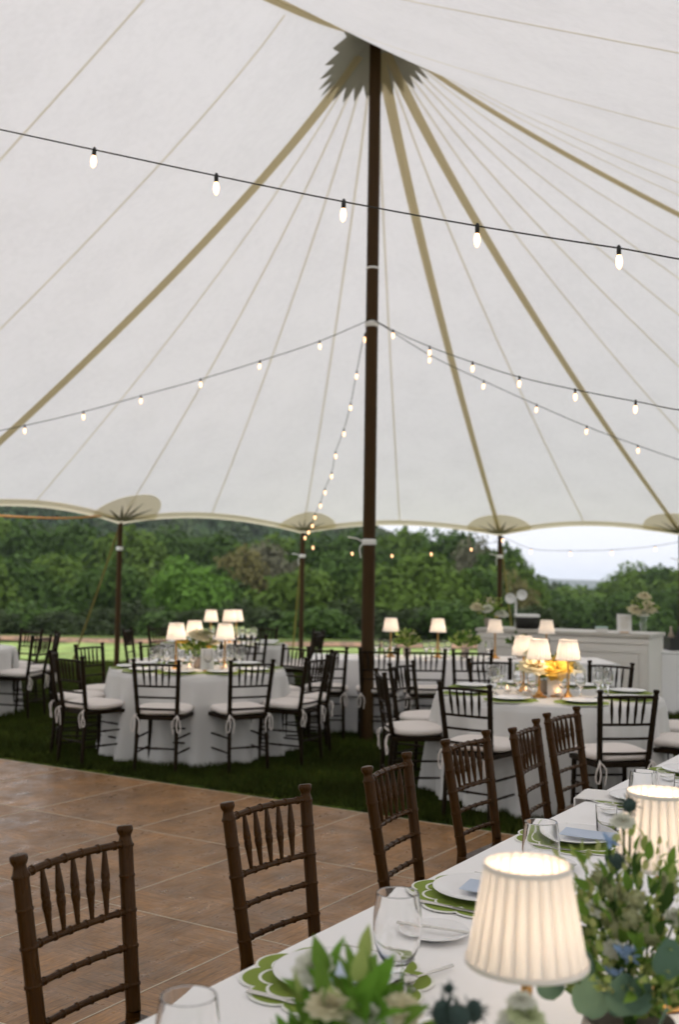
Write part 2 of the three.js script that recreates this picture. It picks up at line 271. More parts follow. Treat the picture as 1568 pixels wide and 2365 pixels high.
// ---------------------------------------------------------------- dance floor
const TD = V(0.53, 0, -0.848).normalize(), TP = V(0.848, 0, 0.53).normalize();     // along the long table, and across it to the right
const E0 = V(-0.42, 0, -2.05);
const onTable = (t, p, y = 0.75) => E0.clone().addScaledVector(TD, t).addScaledVector(TP, p).setY(y);
{
  const FD = Math.atan2(TD.x, -TD.z), fl = group('dance_floor', 'brown parquet dance floor laid on the grass', 'dance floor');
  fl.userData = { kind: 'structure' };
  const woods = [0, 1, 2, 3].map((s) => { const R = noiseField(32, 20 + s); let q = s; return tex(512, 384, (u, v) => { const cu = Math.floor(u * 4), cv = Math.floor(v * 3), flip = (cu + cv + s) % 2, lu = u * 4 - cu, lv = v * 3 - cv, a = flip ? lu : lv, b = flip ? lv : lu, strip = Math.floor(a * 6), e = Math.min(a * 6 - strip, 1 - (a * 6 - strip)); const tone = 0.92 + 0.26 * (R(strip + cu * 6 + 0.5, cv * 5 + 0.5) - 0.5), gr = N64(strip * 7 + cu * 13 + a * 60, b * 5 + cv * 11), g2 = N128(a * 120 + strip * 31, b * 14); const st = N8(u * 4 + s, v * 4) ; let k = tone * (0.86 + 0.2 * (gr - 0.5) + 0.22 * (g2 - 0.5)) * (0.88 + 0.24 * st) * (e < 0.05 ? 0.86 : 1); return [0.66 * k, 0.485 * k, 0.3 * k]; }, true, false); });
  const roughT = tex(128, 128, (u, v) => { const k = 0.2 + 0.22 * N16(u * 16, v * 16) + 0.12 * N64(u * 64, v * 64); return [k, k, k]; });
  const floorB = tex(256, 192, (u, v) => { const cu = Math.floor(u * 4), cv = Math.floor(v * 3), f = (cu + cv) % 2, a = f ? u * 4 - cu : v * 3 - cv, s = a * 6 - Math.floor(a * 6), k = Math.min(1, Math.min(s, 1 - s) * 14) * 0.8 + 0.2 * N64(u * 64, v * 64); return [k, k, k]; });
  const mats = woods.map((w) => std(new THREE.Color(1, 1, 1), 1, { map: w, roughnessMap: roughT, bumpMap: floorB, bumpScale: 0.0004, specularIntensity: 0.55 }));
  const PLn = 1.215, PWd = 0.915, pg = rbox(PWd - 0.005, 0.03, PLn - 0.005, 0.002, 0, 0, 0, 1);
  { const pos = pg.attributes.position, uv = pg.attributes.uv; for (let i = 0; i < pos.count; i++) uv.setXY(i, (pos.getZ(i) / PLn + 0.5), (pos.getX(i) / PWd + 0.5)); }
  const corner = atY(1190, 1927, 0.04);                                    // far right corner of the floor
  const ac = -(FD);                                                        // panels run along the table direction
  for (let i = 0; i < 11; i++) for (let j = 0; j < 8; j++) {
    const c = corner.clone().addScaledVector(TP, 2.58 - PWd * (i + 0.5)).addScaledVector(TD, -PLn * (j + 0.5) - 0.02);
    if (c.x < -5.5 || c.z > 1.5) continue;
    const m = mesh('panel', pg, mats[(i * 3 + j * 5 + ((i * j) % 3)) % 4], fl); m.position.set(c.x, 0.024 + rr(-0.001, 0.001), c.z); m.rotation.y = ac + (rnd() < 0.5 ? Math.PI : 0); m.rotation.x = 0;
  }
  // light aluminium joints under the gaps and round the edge
  const strip = std(lin(0.55, 0.47, 0.36), 0.45, { specularIntensity: 0.6 });
  for (let i = 0; i <= 11; i++) { const c = corner.clone().addScaledVector(TP, 2.58 - PWd * i).addScaledVector(TD, -PLn * 4 - 0.02), m = mesh('joint_strip', box(0.006, 0.004, PLn * 8), strip, fl); m.position.set(c.x, 0.0392, c.z); m.rotation.y = ac; }
  for (let j = 0; j <= 8; j++) { const c = corner.clone().addScaledVector(TP, 2.58 - PWd * 5.5).addScaledVector(TD, -PLn * j - 0.02), m = mesh('joint_strip', box(PWd * 11, 0.004, 0.006), strip, fl); m.position.set(c.x, 0.0388, c.z); m.rotation.y = ac; }
  const w = PWd * 11, l = PLn * 8, mid = corner.clone().addScaledVector(TP, 2.58 - w / 2).addScaledVector(TD, -l / 2 - 0.02);
  const base = mesh('joint_bed', box(w + 0.03, 0.026, l + 0.03), std(lin(0.42, 0.36, 0.28), 0.5), fl); base.position.set(mid.x, 0.0225, mid.z); base.rotation.y = ac;
}

// ---------------------------------------------------------------- chairs
function chairProto(name, label, mat, hi) {
  const g = group(name, label, 'chair'); scene.remove(g); used[name]--;
  const sg = hi ? 12 : 7;
  const ring = (t, r, b, h = 0.008) => [[t - h, r], [t - h * 0.5, r + b], [t + h * 0.5, r + b], [t + h, r]];
  for (const s of [-1, 1]) {
    const f = V(s * 0.172, 0, -0.225), m = V(s * 0.163, 0.45, -0.19), t = V(s * 0.19, 0.92, -0.262), R = hi ? 0.0205 : 0.0185;
    const low = turned(f, m, [[0, 0], [0, 0.013], ...ring(0.3, 0.0155, 0.003, 0.012), ...ring(0.62, 0.017, 0.003, 0.012), [1, R]], sg);
    const L = 0.47, yy = (y) => (y - 0.45) / L;
    const up = turned(m, t, [[0, R], ...ring(yy(0.515), R, 0.0028, 0.012), ...ring(yy(0.61), R, 0.0028, 0.012), ...ring(yy(0.70), R, 0.0028, 0.012), ...ring(yy(0.79), R, 0.0022, 0.01), ...ring(yy(0.868), R, 0.003, 0.012), [yy(0.885), R * 0.86], [yy(0.893), R * 0.78], [yy(0.9), R * 0.98], [yy(0.907), R * 1.12], [yy(0.917), R * 1.1], [1, R * 0.85], [1, 0]], sg);
    mesh('back_post', merge([low, up]), mat, g);
    const a = V(s * 0.185, 0, 0.2), b = V(s * 0.178, 0.44, 0.185);
    mesh('front_leg', turned(a, b, [[0, 0], [0, 0.013], ...ring(0.3, 0.0155, 0.003, 0.012), ...ring(0.62, 0.0165, 0.003, 0.012), [0.95, 0.018], [1, 0.018]], sg), mat, g);
  }
  const bx = (y) => 0.163 + (y - 0.45) / 0.47 * 0.027, bz = (y) => -0.19 - (y - 0.45) / 0.47 * 0.072;
  const rail = (y, r, n, bow = 0.012) => { const pr = []; const c = []; for (let i = 0; i <= 12; i++) { const u = i / 12 * 2 - 1; c.push(V(u * (bx(y) - 0.01), y + (y > 0.8 ? 0.005 * (1 - u * u) : 0), bz(y) - bow * (1 - u * u))); } const geos = [tube(c, r, 14, hi ? 8 : 5)]; if (hi) for (let i = 0; i < n; i++) { const k = new THREE.CatmullRomCurve3(c), u = (i + 0.5) / n, p = k.getPoint(u), d = k.getTangent(u); geos.push(turned(p.clone().addScaledVector(d, -0.005), p.clone().addScaledVector(d, 0.005), [[0, r * 0.9], [0.3, r * 1.28], [0.7, r * 1.28], [1, r * 0.9]], 8)); } return merge(geos); };
  mesh('top_rail', rail(0.872, 0.0105, 6), mat, g); mesh('middle_rail', rail(0.70, 0.0095, 6), mat, g); mesh('cross_rail', rail(0.61, 0.009, 6), mat, g); mesh('cross_rail', rail(0.515, 0.009, 6), mat, g);
  for (let i = 0; i < 5; i++) {
    const u = (i - 2) / 3, y0 = 0.70, y1 = 0.878, a = V(u * 0.15 * 1.0, y0, bz(y0) - 0.012 * (1 - u * u)), b = V(u * 0.168, y1, bz(y1) - 0.012 * (1 - u * u));
    mesh('spindle', turned(a, b, hi ? [[0, 0.0058], [0.12, 0.0066], [0.2, 0.0078], [0.34, 0.0096], [0.42, 0.0122], [0.47, 0.0125], [0.52, 0.0105], [0.56, 0.0122], [0.62, 0.0118], [0.75, 0.0095], [0.9, 0.0064], [1, 0.0055]] : [[0, 0.006], [0.25, 0.0085], [0.46, 0.0115], [0.6, 0.011], [1, 0.006]], hi ? 10 : 5), mat, g);
  }
  const seat = new THREE.Shape(); seat.moveTo(-0.185, -0.19); seat.lineTo(0.185, -0.19); seat.lineTo(0.2, 0.2); seat.quadraticCurveTo(0, 0.225, -0.2, 0.2); seat.closePath();
  mesh('seat', new THREE.ExtrudeGeometry(seat, { depth: 0.022, bevelEnabled: true, bevelSize: 0.006, bevelThickness: 0.005, bevelSegments: 2, curveSegments: 8 }).rotateX(Math.PI / 2).scale(1, 1, 1).translate(0, hi ? 0.428 : 0.452, 0), mat, g);
  const st = (a, b, r = 0.0085) => turned(a, b, [[0, r * 0.8], [0.3, r], [0.46, r], [0.48, r * 1.3], [0.52, r * 1.3], [0.54, r], [0.7, r], [1, r * 0.8]], hi ? 8 : 5);
  for (const y of [0.16, 0.28]) { for (const s of [-1, 1]) mesh('stretcher', st(V(s * 0.17, y, -0.213 + y * 0.05), V(s * 0.183, y, 0.194)), mat, g); mesh('stretcher', st(V(-0.18, y + 0.03, 0.195), V(0.18, y + 0.03, 0.195)), mat, g); }
  mesh('stretcher', st(V(-0.167, 0.2, -0.208), V(0.167, 0.2, -0.208)), mat, g);
  if (hi) { g.scale.setScalar(0.972); return g; }
  // pad tied on
  const pad = mesh('cushion', gridGeo(36, 14, (u, v) => { const a = u * Math.PI * 2, e = (v - 0.5) * Math.PI, c = Math.cos(a), s = Math.sin(a), k = Math.pow(Math.pow(Math.abs(c), 3.2) + Math.pow(Math.abs(s), 3.2), -1 / 3.2), ce = Math.pow(Math.max(0, Math.cos(e)), 0.4), se = Math.sign(Math.sin(e)) * Math.pow(Math.abs(Math.sin(e)), 0.75); const R = 0.222 * k * ce; return V(R * c, 0.494 + 0.037 * se + 0.004 * Math.sin(3 * a + 1) * ce, R * s * 0.98 + 0.005); }, true), M.cushion, g);
  for (const s of [-1, 1]) {
    const p = V(s * 0.165, 0.47, -0.2), o = V(s * 0.012, 0, -0.026);
    mesh('tie', merge([tube([p, p.clone().add(o), p.clone().add(V(s * 0.03, -0.03, -0.045)), p.clone().add(V(s * 0.042, -0.11, -0.03)), p.clone().add(V(s * 0.026, -0.14, -0.035)), p.clone().add(V(s * 0.012, -0.1, -0.04)), p.clone().add(o)], 0.005, 24, 5), tube([p.clone().add(o), p.clone().add(V(-s * 0.025, -0.05, -0.04)), p.clone().add(V(-s * 0.02, -0.15, -0.03))], 0.005, 12, 5)]), M.cushion, pad);
  }
  return g;
}
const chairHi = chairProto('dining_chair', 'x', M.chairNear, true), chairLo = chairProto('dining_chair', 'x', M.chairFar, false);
function placeChair(proto, x, D, fx, fD, label, grp) { // faces along (fx, fD); the mid of its back stands at (x, D)
  const l = Math.hypot(fx, fD); fx /= l; fD /= l;
  copy(proto, V(x + fx * 0.24, 0, -(D + fD * 0.24)), Math.atan2(fx, -fD), label, grp);
}
{ // chairs along the long table
  const L = [[0.48, -0.585, 31, 'reddish brown chair nearest the camera, alone on the parquet'], [1.245, -0.536, 37, 'second reddish brown chair along the long table'], [2.02, -0.547, 26, 'third reddish brown chair along the long table, at the parquet edge'], [2.78, -0.585, 35, 'fourth reddish brown chair, its spindles against a white cushion'], [3.3, -0.53, 27, 'fifth reddish brown chair, turned nearly edge-on'], [3.92, -0.575, 36, 'last reddish brown chair, beside the folded linen at the table edge']];
  for (const [t, p, ang, lab] of L) { const q = onTable(t, p, 0), a = (ang + 90) * Math.PI / 180; placeChair(chairHi, q.x + Math.cos(ang * Math.PI / 180) * 0.02, -q.z, Math.sin(a), Math.cos(a), lab, 'chairs along the long table'); scene.children[scene.children.length - 1].position.y = 0.039; }
}
// ---------------------------------------------------------------- tables
function roundCloth(R, seedv) {
  const N = 13 + seedv % 3, ph = seedv * 1.7;
  return gridGeo(180, 26, (u, v) => {
    const a = u * Math.PI * 2;
    if (v < 0.3) { const t = v / 0.3; return V(Math.cos(a) * R * t, 0.752, Math.sin(a) * R * t); }
    const s = (v - 0.3) / 0.7, f = Math.pow(s, 0.75), w = Math.sin(a * N + ph + 0.9 * Math.sin(a * 2 + ph)) * 0.6 + Math.sin(a * N * 1.73 + 2 * ph) * 0.3 + Math.sin(a * 5 + ph) * 0.35;
    const r = R + 0.012 * Math.min(1, s * 12) + 0.085 * f * w + 0.05 * s;
    return V(Math.cos(a) * r, 0.752 - 0.012 * Math.min(1, s * 20) - (s) * (0.728 - 0.012 * Math.sin(a * 3)), Math.sin(a) * r);
  }, true);
}
function roundTable(label, x, D, R, sd) {
  const g = group('round_table', label, 'table', V(x, 0, -D));
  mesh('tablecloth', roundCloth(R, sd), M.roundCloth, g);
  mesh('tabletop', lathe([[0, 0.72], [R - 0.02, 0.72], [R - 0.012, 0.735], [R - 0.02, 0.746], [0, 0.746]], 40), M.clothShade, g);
  return g;
}
const T1 = { x: -1.29, D: 10.05, R: 0.8 }, T2 = { x: 1.6, D: 8.25, R: 0.84 }, T0 = { x: -4.5, D: 12.4, R: 0.8 }, T5 = { x: -1.45, D: 13.9, R: 0.8 };
roundTable('white clothed round table at left, standing before the far hedge of trees', T1.x, T1.D, T1.R, 1);
roundTable('white clothed round table with yellow and cream flowers', T2.x, T2.D, T2.R, 2);
roundTable('white clothed round table cut by the left picture edge', T0.x, T0.D, T0.R, 3);
roundTable('white clothed round table half hidden behind the left round table', T5.x, T5.D, T5.R, 4);
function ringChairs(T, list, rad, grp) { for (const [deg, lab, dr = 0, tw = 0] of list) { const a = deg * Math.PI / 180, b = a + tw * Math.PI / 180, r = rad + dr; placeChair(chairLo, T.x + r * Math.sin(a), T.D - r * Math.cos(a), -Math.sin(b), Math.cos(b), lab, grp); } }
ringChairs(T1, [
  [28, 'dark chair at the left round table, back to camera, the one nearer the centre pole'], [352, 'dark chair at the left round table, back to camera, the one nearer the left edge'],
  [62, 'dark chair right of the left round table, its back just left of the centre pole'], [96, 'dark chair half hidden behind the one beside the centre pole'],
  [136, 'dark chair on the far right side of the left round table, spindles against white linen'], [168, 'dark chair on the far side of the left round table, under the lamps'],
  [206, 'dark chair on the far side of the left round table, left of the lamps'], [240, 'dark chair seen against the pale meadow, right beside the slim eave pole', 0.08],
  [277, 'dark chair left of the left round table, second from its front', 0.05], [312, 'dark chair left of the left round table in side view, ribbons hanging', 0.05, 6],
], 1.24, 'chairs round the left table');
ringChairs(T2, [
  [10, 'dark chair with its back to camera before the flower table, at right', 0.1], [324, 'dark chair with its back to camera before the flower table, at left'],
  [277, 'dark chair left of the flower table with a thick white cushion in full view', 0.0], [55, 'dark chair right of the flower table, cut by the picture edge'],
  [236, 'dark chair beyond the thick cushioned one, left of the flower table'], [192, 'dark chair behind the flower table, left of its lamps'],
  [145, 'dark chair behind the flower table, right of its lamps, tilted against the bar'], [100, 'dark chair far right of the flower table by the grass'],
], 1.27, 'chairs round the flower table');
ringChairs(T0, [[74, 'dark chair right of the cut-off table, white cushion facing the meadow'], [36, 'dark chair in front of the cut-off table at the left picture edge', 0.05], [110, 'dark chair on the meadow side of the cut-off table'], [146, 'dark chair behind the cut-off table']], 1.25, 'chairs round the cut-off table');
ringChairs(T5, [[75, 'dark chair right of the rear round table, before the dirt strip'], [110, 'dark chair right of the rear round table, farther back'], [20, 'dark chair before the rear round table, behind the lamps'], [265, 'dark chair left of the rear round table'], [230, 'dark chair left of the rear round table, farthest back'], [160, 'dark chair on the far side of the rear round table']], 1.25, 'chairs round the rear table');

function rectTable(name, label, c, w, d, turn, folds, drop = 0.735) {
  const g = group(name, label, 'table', c, turn);
  const W = w / 2, Dp = d / 2, per = 2 * (w + d);
  const edgeP = (s) => { s = ((s % 1) + 1) % 1 * per; if (s < w) return [s - W, Dp, 0, 1]; s -= w; if (s < d) return [W, Dp - s, 1, 0]; s -= d; if (s < w) return [W - s, -Dp, 0, -1]; s -= w; return [-W, s - Dp, -1, 0]; };
  const n = Math.round(per * 22);
  const skirt = gridGeo(n, 12, (u, v) => { const e = edgeP(u), s = v, f = folds * Math.pow(s, 0.8) * (Math.sin(u * per * 9 + 2 * Math.sin(u * per * 1.3)) * 0.6 + 0.5 * Math.sin(u * per * 4.1 + 1)), o = 0.008 * Math.min(1, s * 14) + f + 0.02 * s; const cr = 0.012 * (1 - Math.min(1, s * 14)); return V(e[0] + e[2] * (o - cr), 0.752 - 0.01 * Math.min(1, s * 18) - s * drop, e[1] + e[3] * (o - cr)); });
  const top = gridGeo(Math.max(4, Math.round(w * 10)), Math.max(4, Math.round(d * 10)), (u, v) => V((u - 0.5) * (w - 0.024), 0.752 + 0.0015 * Math.sin(u * w * 6 + 3 * v) * Math.sin(v * d * 5), (0.5 - v) * (d - 0.024)));
  for (const q of [skirt, top]) { const p = q.attributes.position, uv = q.attributes.uv; for (let i = 0; i < p.count; i++) uv.setXY(i, (p.getX(i) + p.getY(i)) * 3, (p.getZ(i) + p.getY(i)) * 3); }
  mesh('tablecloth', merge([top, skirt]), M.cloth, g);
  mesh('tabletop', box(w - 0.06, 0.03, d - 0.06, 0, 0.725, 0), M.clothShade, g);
  return g;
}
const TW = 1.52, T_START = -1.0, T_END = 6.2;
rectTable('long_table', 'long white clothed table running from the foreground towards the right', onTable((T_START + T_END) / 2, TW / 2, 0), TW, T_END - T_START, -Math.atan2(TD.x, -TD.z), 0.016);
// long table behind the pole
const T3 = { x: 1.32, D: 11.75, w: 3.2, d: 0.9 };
{
  const g = rectTable('long_table', 'long white clothed table behind the centre pole, before the bar', V(T3.x, 0, -T3.D), T3.w, T3.d, 0, 0.012);
  mesh('overlay', gridGeo(80, 6, (u, v) => V((u - 0.5) * (T3.w + 0.03), 0.757 - 0.36 * v - 0.01 * Math.sin(u * 9), T3.d / 2 + 0.022 + 0.012 * v + 0.006 * Math.sin(u * 60) * v)), M.cloth, g);
}
[[-0.1, 10.75, 'dark chair at the table behind the pole, just left of the pole'], [0.41, 10.72, 'dark chair at the table behind the pole, right against the pole'], [0.87, 10.7, 'dark chair at the table behind the pole, third from the left'], [1.33, 10.72, 'dark chair at the table behind the pole, fourth from the left']].forEach(([x, D, l]) => placeChair(chairLo, x, D, rr(-0.06, 0.06), 1, l, 'chairs at the table behind the pole'));
[[0.5, 'left'], [2.3, 'right']].forEach(([x, s]) => placeChair(chairLo, x, 12.85, 0, -1, 'dark chair on the far side of the table behind the pole, at its ' + s + ' part', 'chairs at the table behind the pole'));

// ---------------------------------------------------------------- bar
{
  const a = at(1098, 1459, 13.7), b = at(1502, 1468, 12.6), h = 1.0, dx = b.x - a.x, dz = b.z - a.z, w = Math.hypot(dx, dz), turn = Math.atan2(-dz, dx), d = 0.75;
  const g = group('bar_counter', 'long pale panelled bar counter at right', 'bar', V((a.x + b.x) / 2, 0, (a.z + b.z) / 2), turn);
  mesh('body', rbox(w - 0.04, h - 0.05, d - 0.06, 0.006, 0, (h - 0.05) / 2, -d / 2), M.barWhite, g);
  mesh('countertop', rbox(w, 0.045, d, 0.008, 0, h - 0.026, -d / 2), M.barTop, g);
  mesh('frieze', rbox(w - 0.02, 0.05, 0.02, 0.004, 0, h - 0.1, -0.018), M.barWhite, g);
  const n = 2, pw = (w - 0.04) / n;
  for (let i = 0; i < n; i++) {
    const cx = -w / 2 + 0.02 + pw * (i + 0.5), f = 0.09;
    mesh('panel_frame', [rbox(pw - 0.02, f, 0.018, 0.003, cx, h - 0.185, -0.022), rbox(pw - 0.02, 0.13, 0.018, 0.003, cx, 0.075, -0.022), rbox(f, h - 0.37, 0.018, 0.003, cx - pw / 2 + 0.01 + f / 2, (h - 0.09) / 2, -0.022), rbox(f, h - 0.37, 0.018, 0.003, cx + pw / 2 - 0.01 - f / 2, (h - 0.09) / 2, -0.022)], M.barWhite, g);
    mesh('panel', rbox(pw - 0.25, h - 0.4, 0.01, 0.003, cx, (h - 0.09) / 2, -0.027), M.barWhite, g);
  }
  const back = group('side_table', 'white clothed service table just beyond the right end of the bar', 'table', V(b.x + 0.75, 0, b.z - 0.9)); mesh('tablecloth', rbox(0.9, 0.74, 0.7, 0.01, 0, 0.372, 0), M.cloth, back); mesh('tabletop', rbox(0.92, 0.025, 0.72, 0.006, 0, 0.757, 0), M.cloth, back);
  const cr = group('bottle_crate', 'dark crate of bottles on the service table beyond the bar', 'crate', V(b.x + 0.62, 0.77, b.z - 0.85)); mesh('crate', [rbox(0.34, 0.012, 0.3, 0.003, 0, 0.006, 0), rbox(0.34, 0.16, 0.014, 0.003, 0, 0.08, 0.143), rbox(0.34, 0.16, 0.014, 0.003, 0, 0.08, -0.143), rbox(0.014, 0.16, 0.272, 0.003, 0.163, 0.08, 0), rbox(0.014, 0.16, 0.272, 0.003, -0.163, 0.08, 0)], M.black, cr);
  for (let k = 0; k < 4; k++) mesh('bottle', lathe([[0, 0.013], [0.036, 0.013], [0.037, 0.18], [0.014, 0.23], [0.013, 0.29], [0, 0.29]], 12).translate(-0.1 + 0.066 * k, 0, (k % 2) * 0.1 - 0.05), k % 2 ? M.black : std(lin(0.35, 0.28, 0.2), 0.3), cr);
}
const barPoint = (px, py, back = 0.25) => { const p = at(px, py, 13.7 - 1.1 * (px - 1098) / 404 + back); p.y = 1.0; return p; };

// ---------------------------------------------------------------- lamps
function lampProto() {
  const g = new THREE.Group(); g.name = 'table_lamp';
  mesh('base', lathe([[0, 0], [0.055, 0], [0.055, 0.006], [0.05, 0.012], [0.03, 0.016], [0.026, 0.03], [0.014, 0.04], [0.01, 0.06], [0.0, 0.06]], 28), M.brass, g);
  mesh('stem', lathe([[0, 0.05], [0.0085, 0.05], [0.0085, 0.1], [0.013, 0.105], [0.013, 0.115], [0.0085, 0.12], [0.0085, 0.26], [0.011, 0.265], [0.011, 0.3], [0, 0.3]], 14), M.brass, g);
  const H0 = 0.275, H1 = 0.42, R0 = 0.091, R1 = 0.064, NP = 25;
  const sh = mesh('shade', gridGeo(NP * 8, 6, (u, v) => { const a = u * Math.PI * 2, f = Math.pow(Math.abs(Math.sin(a * NP / 2)), 0.45), e = Math.sin(Math.PI * Math.min(1, Math.max(0, v))), r = R0 + (R1 - R0) * v - 0.007 * (1 - f) * (0.35 + 0.65 * Math.min(1, e * 4)); return V(Math.cos(a) * r, H0 + (H1 - H0) * v, Math.sin(a) * r); }, true), M.shade, g);
  mesh('pleats', merge(Array.from({ length: NP }, (_, k) => gridGeo(2, 4, (u, v) => { const a = (k + 0.12 + 0.3 * (u - 0.5)) / NP * Math.PI * 2, vv = 0.03 + 0.94 * v, r = R0 + (R1 - R0) * vv - 0.0088 + 0.002 * u; return V(Math.cos(a) * r, H0 + (H1 - H0) * vv, Math.sin(a) * r); }))), M.shade, sh);
  const rim = (r, y) => lathe([[r - 0.0012, y - 0.004], [r + 0.0014, y - 0.004], [r + 0.0014, y + 0.004], [r - 0.0012, y + 0.004], [r - 0.0012, y - 0.004]], 40);
  mesh('trim', rim(R1 + 0.0005, H1 - 0.003), M.shade, sh); mesh('trim', rim(R0 + 0.0003, H0 + 0.003), M.shade, sh);
  mesh('bulb', lathe([[0, 0.3], [0.012, 0.3], [0.022, 0.325], [0.024, 0.34], [0.017, 0.36], [0, 0.366]], 14), M.glow, g);
  return g;
}
const lamp0 = lampProto(); scene.remove(lamp0);
function lamp(pos, label, power, grp) {
  const l = copy(lamp0, pos, rr(0, 3), label, grp); l.userData.category = 'lamp';
  const p = new THREE.PointLight(lin(1, 0.77, 0.56), power * 4); p.position.set(0, 0.336, 0); p.castShadow = true; p.shadow.radius = 1; p.name = 'lamp_light'; l.add(p);
  return l;
}
const lampAt = (px, pyTop, D) => { const p = at(px, pyTop, D); p.y = 0.754; return p; };
lamp(at(1218, 1996, 1.66).setY(0.754), 'lit table lamp with pleated shade, largest and nearest', 0.0165, 'table lamps');
lamp(at(1524, 1836, 2.24).setY(0.754), 'lit pleated table lamp cut by the right picture edge behind the greenery', 0.02, 'table lamps');
[[1210, 8.35, 'leftmost of the three overlapping lamps on the flower table'], [1246, 7.95, 'front lamp of the overlapping pair on the flower table'], [1313, 7.9, 'right lamp standing apart on the flower table']].forEach(([px, D, l]) => lamp(lampAt(px, 1480, D), 'lit ' + l, 0.05, 'table lamps'));
[[407, 9.75, 'lit lamp at the left end on the left round table'], [449, 10.3, 'lit lamp half hidden behind flowers on the left round table'], [520, 9.8, 'lit lamp at the right on the left round table']].forEach(([px, D, l]) => lamp(lampAt(px, 1440, D), l, 0.056, 'table lamps'));
[[487, 13.6, 'lit lamp at left on the rear round table'], [530, 13.7, 'lit lamp at centre on the rear round table'], [546, 13.9, 'lit lamp at right on the rear round table']].forEach(([px, D, l]) => lamp(lampAt(px, 1418, D), l, 0.056, 'table lamps'));
[[903, 0.045, 'lit lamp just right of the centre pole on the table behind it'], [1012, 0.045, 'lit lamp second from the centre pole on the table behind it'], [1144, 0.018, 'dim lamp left of two before the bar'], [1263, 0.018, 'dim lamp right of two before the bar']].forEach(([px, pw, l]) => lamp(lampAt(px, 1440, 11.8), l, pw, 'table lamps'));

// ---------------------------------------------------------------- string lights
const bulbGeo = lathe([[0, -0.085], [0.006, -0.082], [0.013, -0.072], [0.0165, -0.058], [0.0155, -0.045], [0.011, -0.032], [0.0095, -0.026], [0, -0.026]], 12);
const sockGeo = lathe([[0, -0.03], [0.0105, -0.03], [0.0115, -0.012], [0.0105, 0.004], [0.005, 0.012], [0, 0.012]], 10);
function strand(label, bulbs, ends, lit = 0.012, sc = 1) { // bulbs: points on the wire
  const g = group('string_light', label, 'string light', undefined, 0, 'strings of bulbs under the tent');
  const pts = [...ends[0], ...bulbs, ...ends[1]];
  mesh('wire', tube(pts, 0.0042, pts.length * 8, 5), M.cord, g);
  for (const b of bulbs) {
    const m = mesh('bulb', bulbGeo, M.bulb, g); m.position.copy(b); m.rotation.set(rr(-0.12, 0.12), rr(0, 3), rr(-0.12, 0.12)); m.scale.set(sc * 0.8, sc, sc * 0.8);
    mesh('socket', sockGeo, M.cord, m);
    const p = new THREE.PointLight(lin(1, 0.62, 0.34), lit); p.position.set(0, -0.056, 0); p.castShadow = true; p.shadow.radius = 0.6; p.name = 'bulb_light'; m.add(p);
  }
}
const P = (list, D) => list.map(([x, y], i) => at(x, y, typeof D === 'function' ? D(i, x) : D));
const eaveAt = (u, v, y = 2.42) => V(A.x + RDIR.x * u + SDIR.x * v, y, -(A.D + RDIR.D * u + SDIR.D * v));
const poleTie = V(A.x, 4.2, -A.D + 0.07);
strand('near string of bulbs crossing in front of the centre pole', P([[217, 346], [499, 406], [794, 466], [1103, 522], [1430, 573]], (i) => 5.75 - 0.16 * i), [[eaveAt(6, -6.85), at(-400, 225, 6.4), at(-90, 281, 5.9)], [at(1770, 618, 4.9), eaveAt(8.5, 8.9)]], 0.012, 1.25);
strand('string of bulbs falling away left from the centre pole', P([[738, 788], [600, 834], [463, 876], [325, 914], [192, 951], [56, 983]], (i) => 10.8 + 0.1 * i), [[poleTie], [at(-200, 1036, 11.6), eaveAt(1.6, -6.85)]]);
strand('upper string of bulbs running right from the centre pole', P([[908, 763], [993, 801], [1092, 837], [1200, 871], [1329, 900], [1469, 927]], (i) => 10.5 - 0.62 * i), [[poleTie], [at(1640, 952, 6.8), eaveAt(3.4, 8.9)]]);
strand('lower string of bulbs running right from the centre pole', P([[993, 820], [1118, 880], [1240, 935], [1356, 985], [1474, 1029]], (i) => 10.9 + 0.2 * i), [[poleTie], [at(1700, 1108, 12.2), V(perim[5].x, 2.4, -perim[5].D)]]);
const S5 = [[843, 772], [824, 858], [810, 931], [794, 992], [775, 1044], [766, 1091], [750, 1129], [740, 1160], [728, 1187], [721, 1207], [713, 1222], [704, 1235]];
strand('steep string of bulbs descending from the centre pole to an eave pole', P(S5, (i) => 10.85 + 0.71 * i), [[poleTie], [V(perim[2].x, 2.3, -perim[2].D)]]);
strand('low string of bulbs hanging before the trees behind the pole', P([[722, 1258], [813, 1272], [905, 1277], [996, 1273], [1089, 1262]], (i) => 19.4), [[V(perim[2].x, 2.25, -perim[2].D + 0.05)], [V(perim[3].x, 2.3, -perim[3].D + 0.05)]]);
strand('low string of bulbs hanging against the open sky at right', P([[1162, 1241], [1227, 1267], [1318, 1272], [1414, 1270], [1514, 1261]], (i) => 19.2 - 0.25 * i), [[V(perim[3].x, 2.35, -perim[3].D + 0.05)], [V(perim[4].x, 2.3, -perim[4].D + 0.05)]]);
tag(mesh('rope', tube([V(perim[0].x, 2.3, -perim[0].D), at(-80, 1188, 15.2), at(60, 1195, 15.6), at(150, 1197, 16), at(232, 1192, 16.6)], 0.016, 20, 5), M.orangeCord), 'orange rope slung under the eave at far left', 'rope');

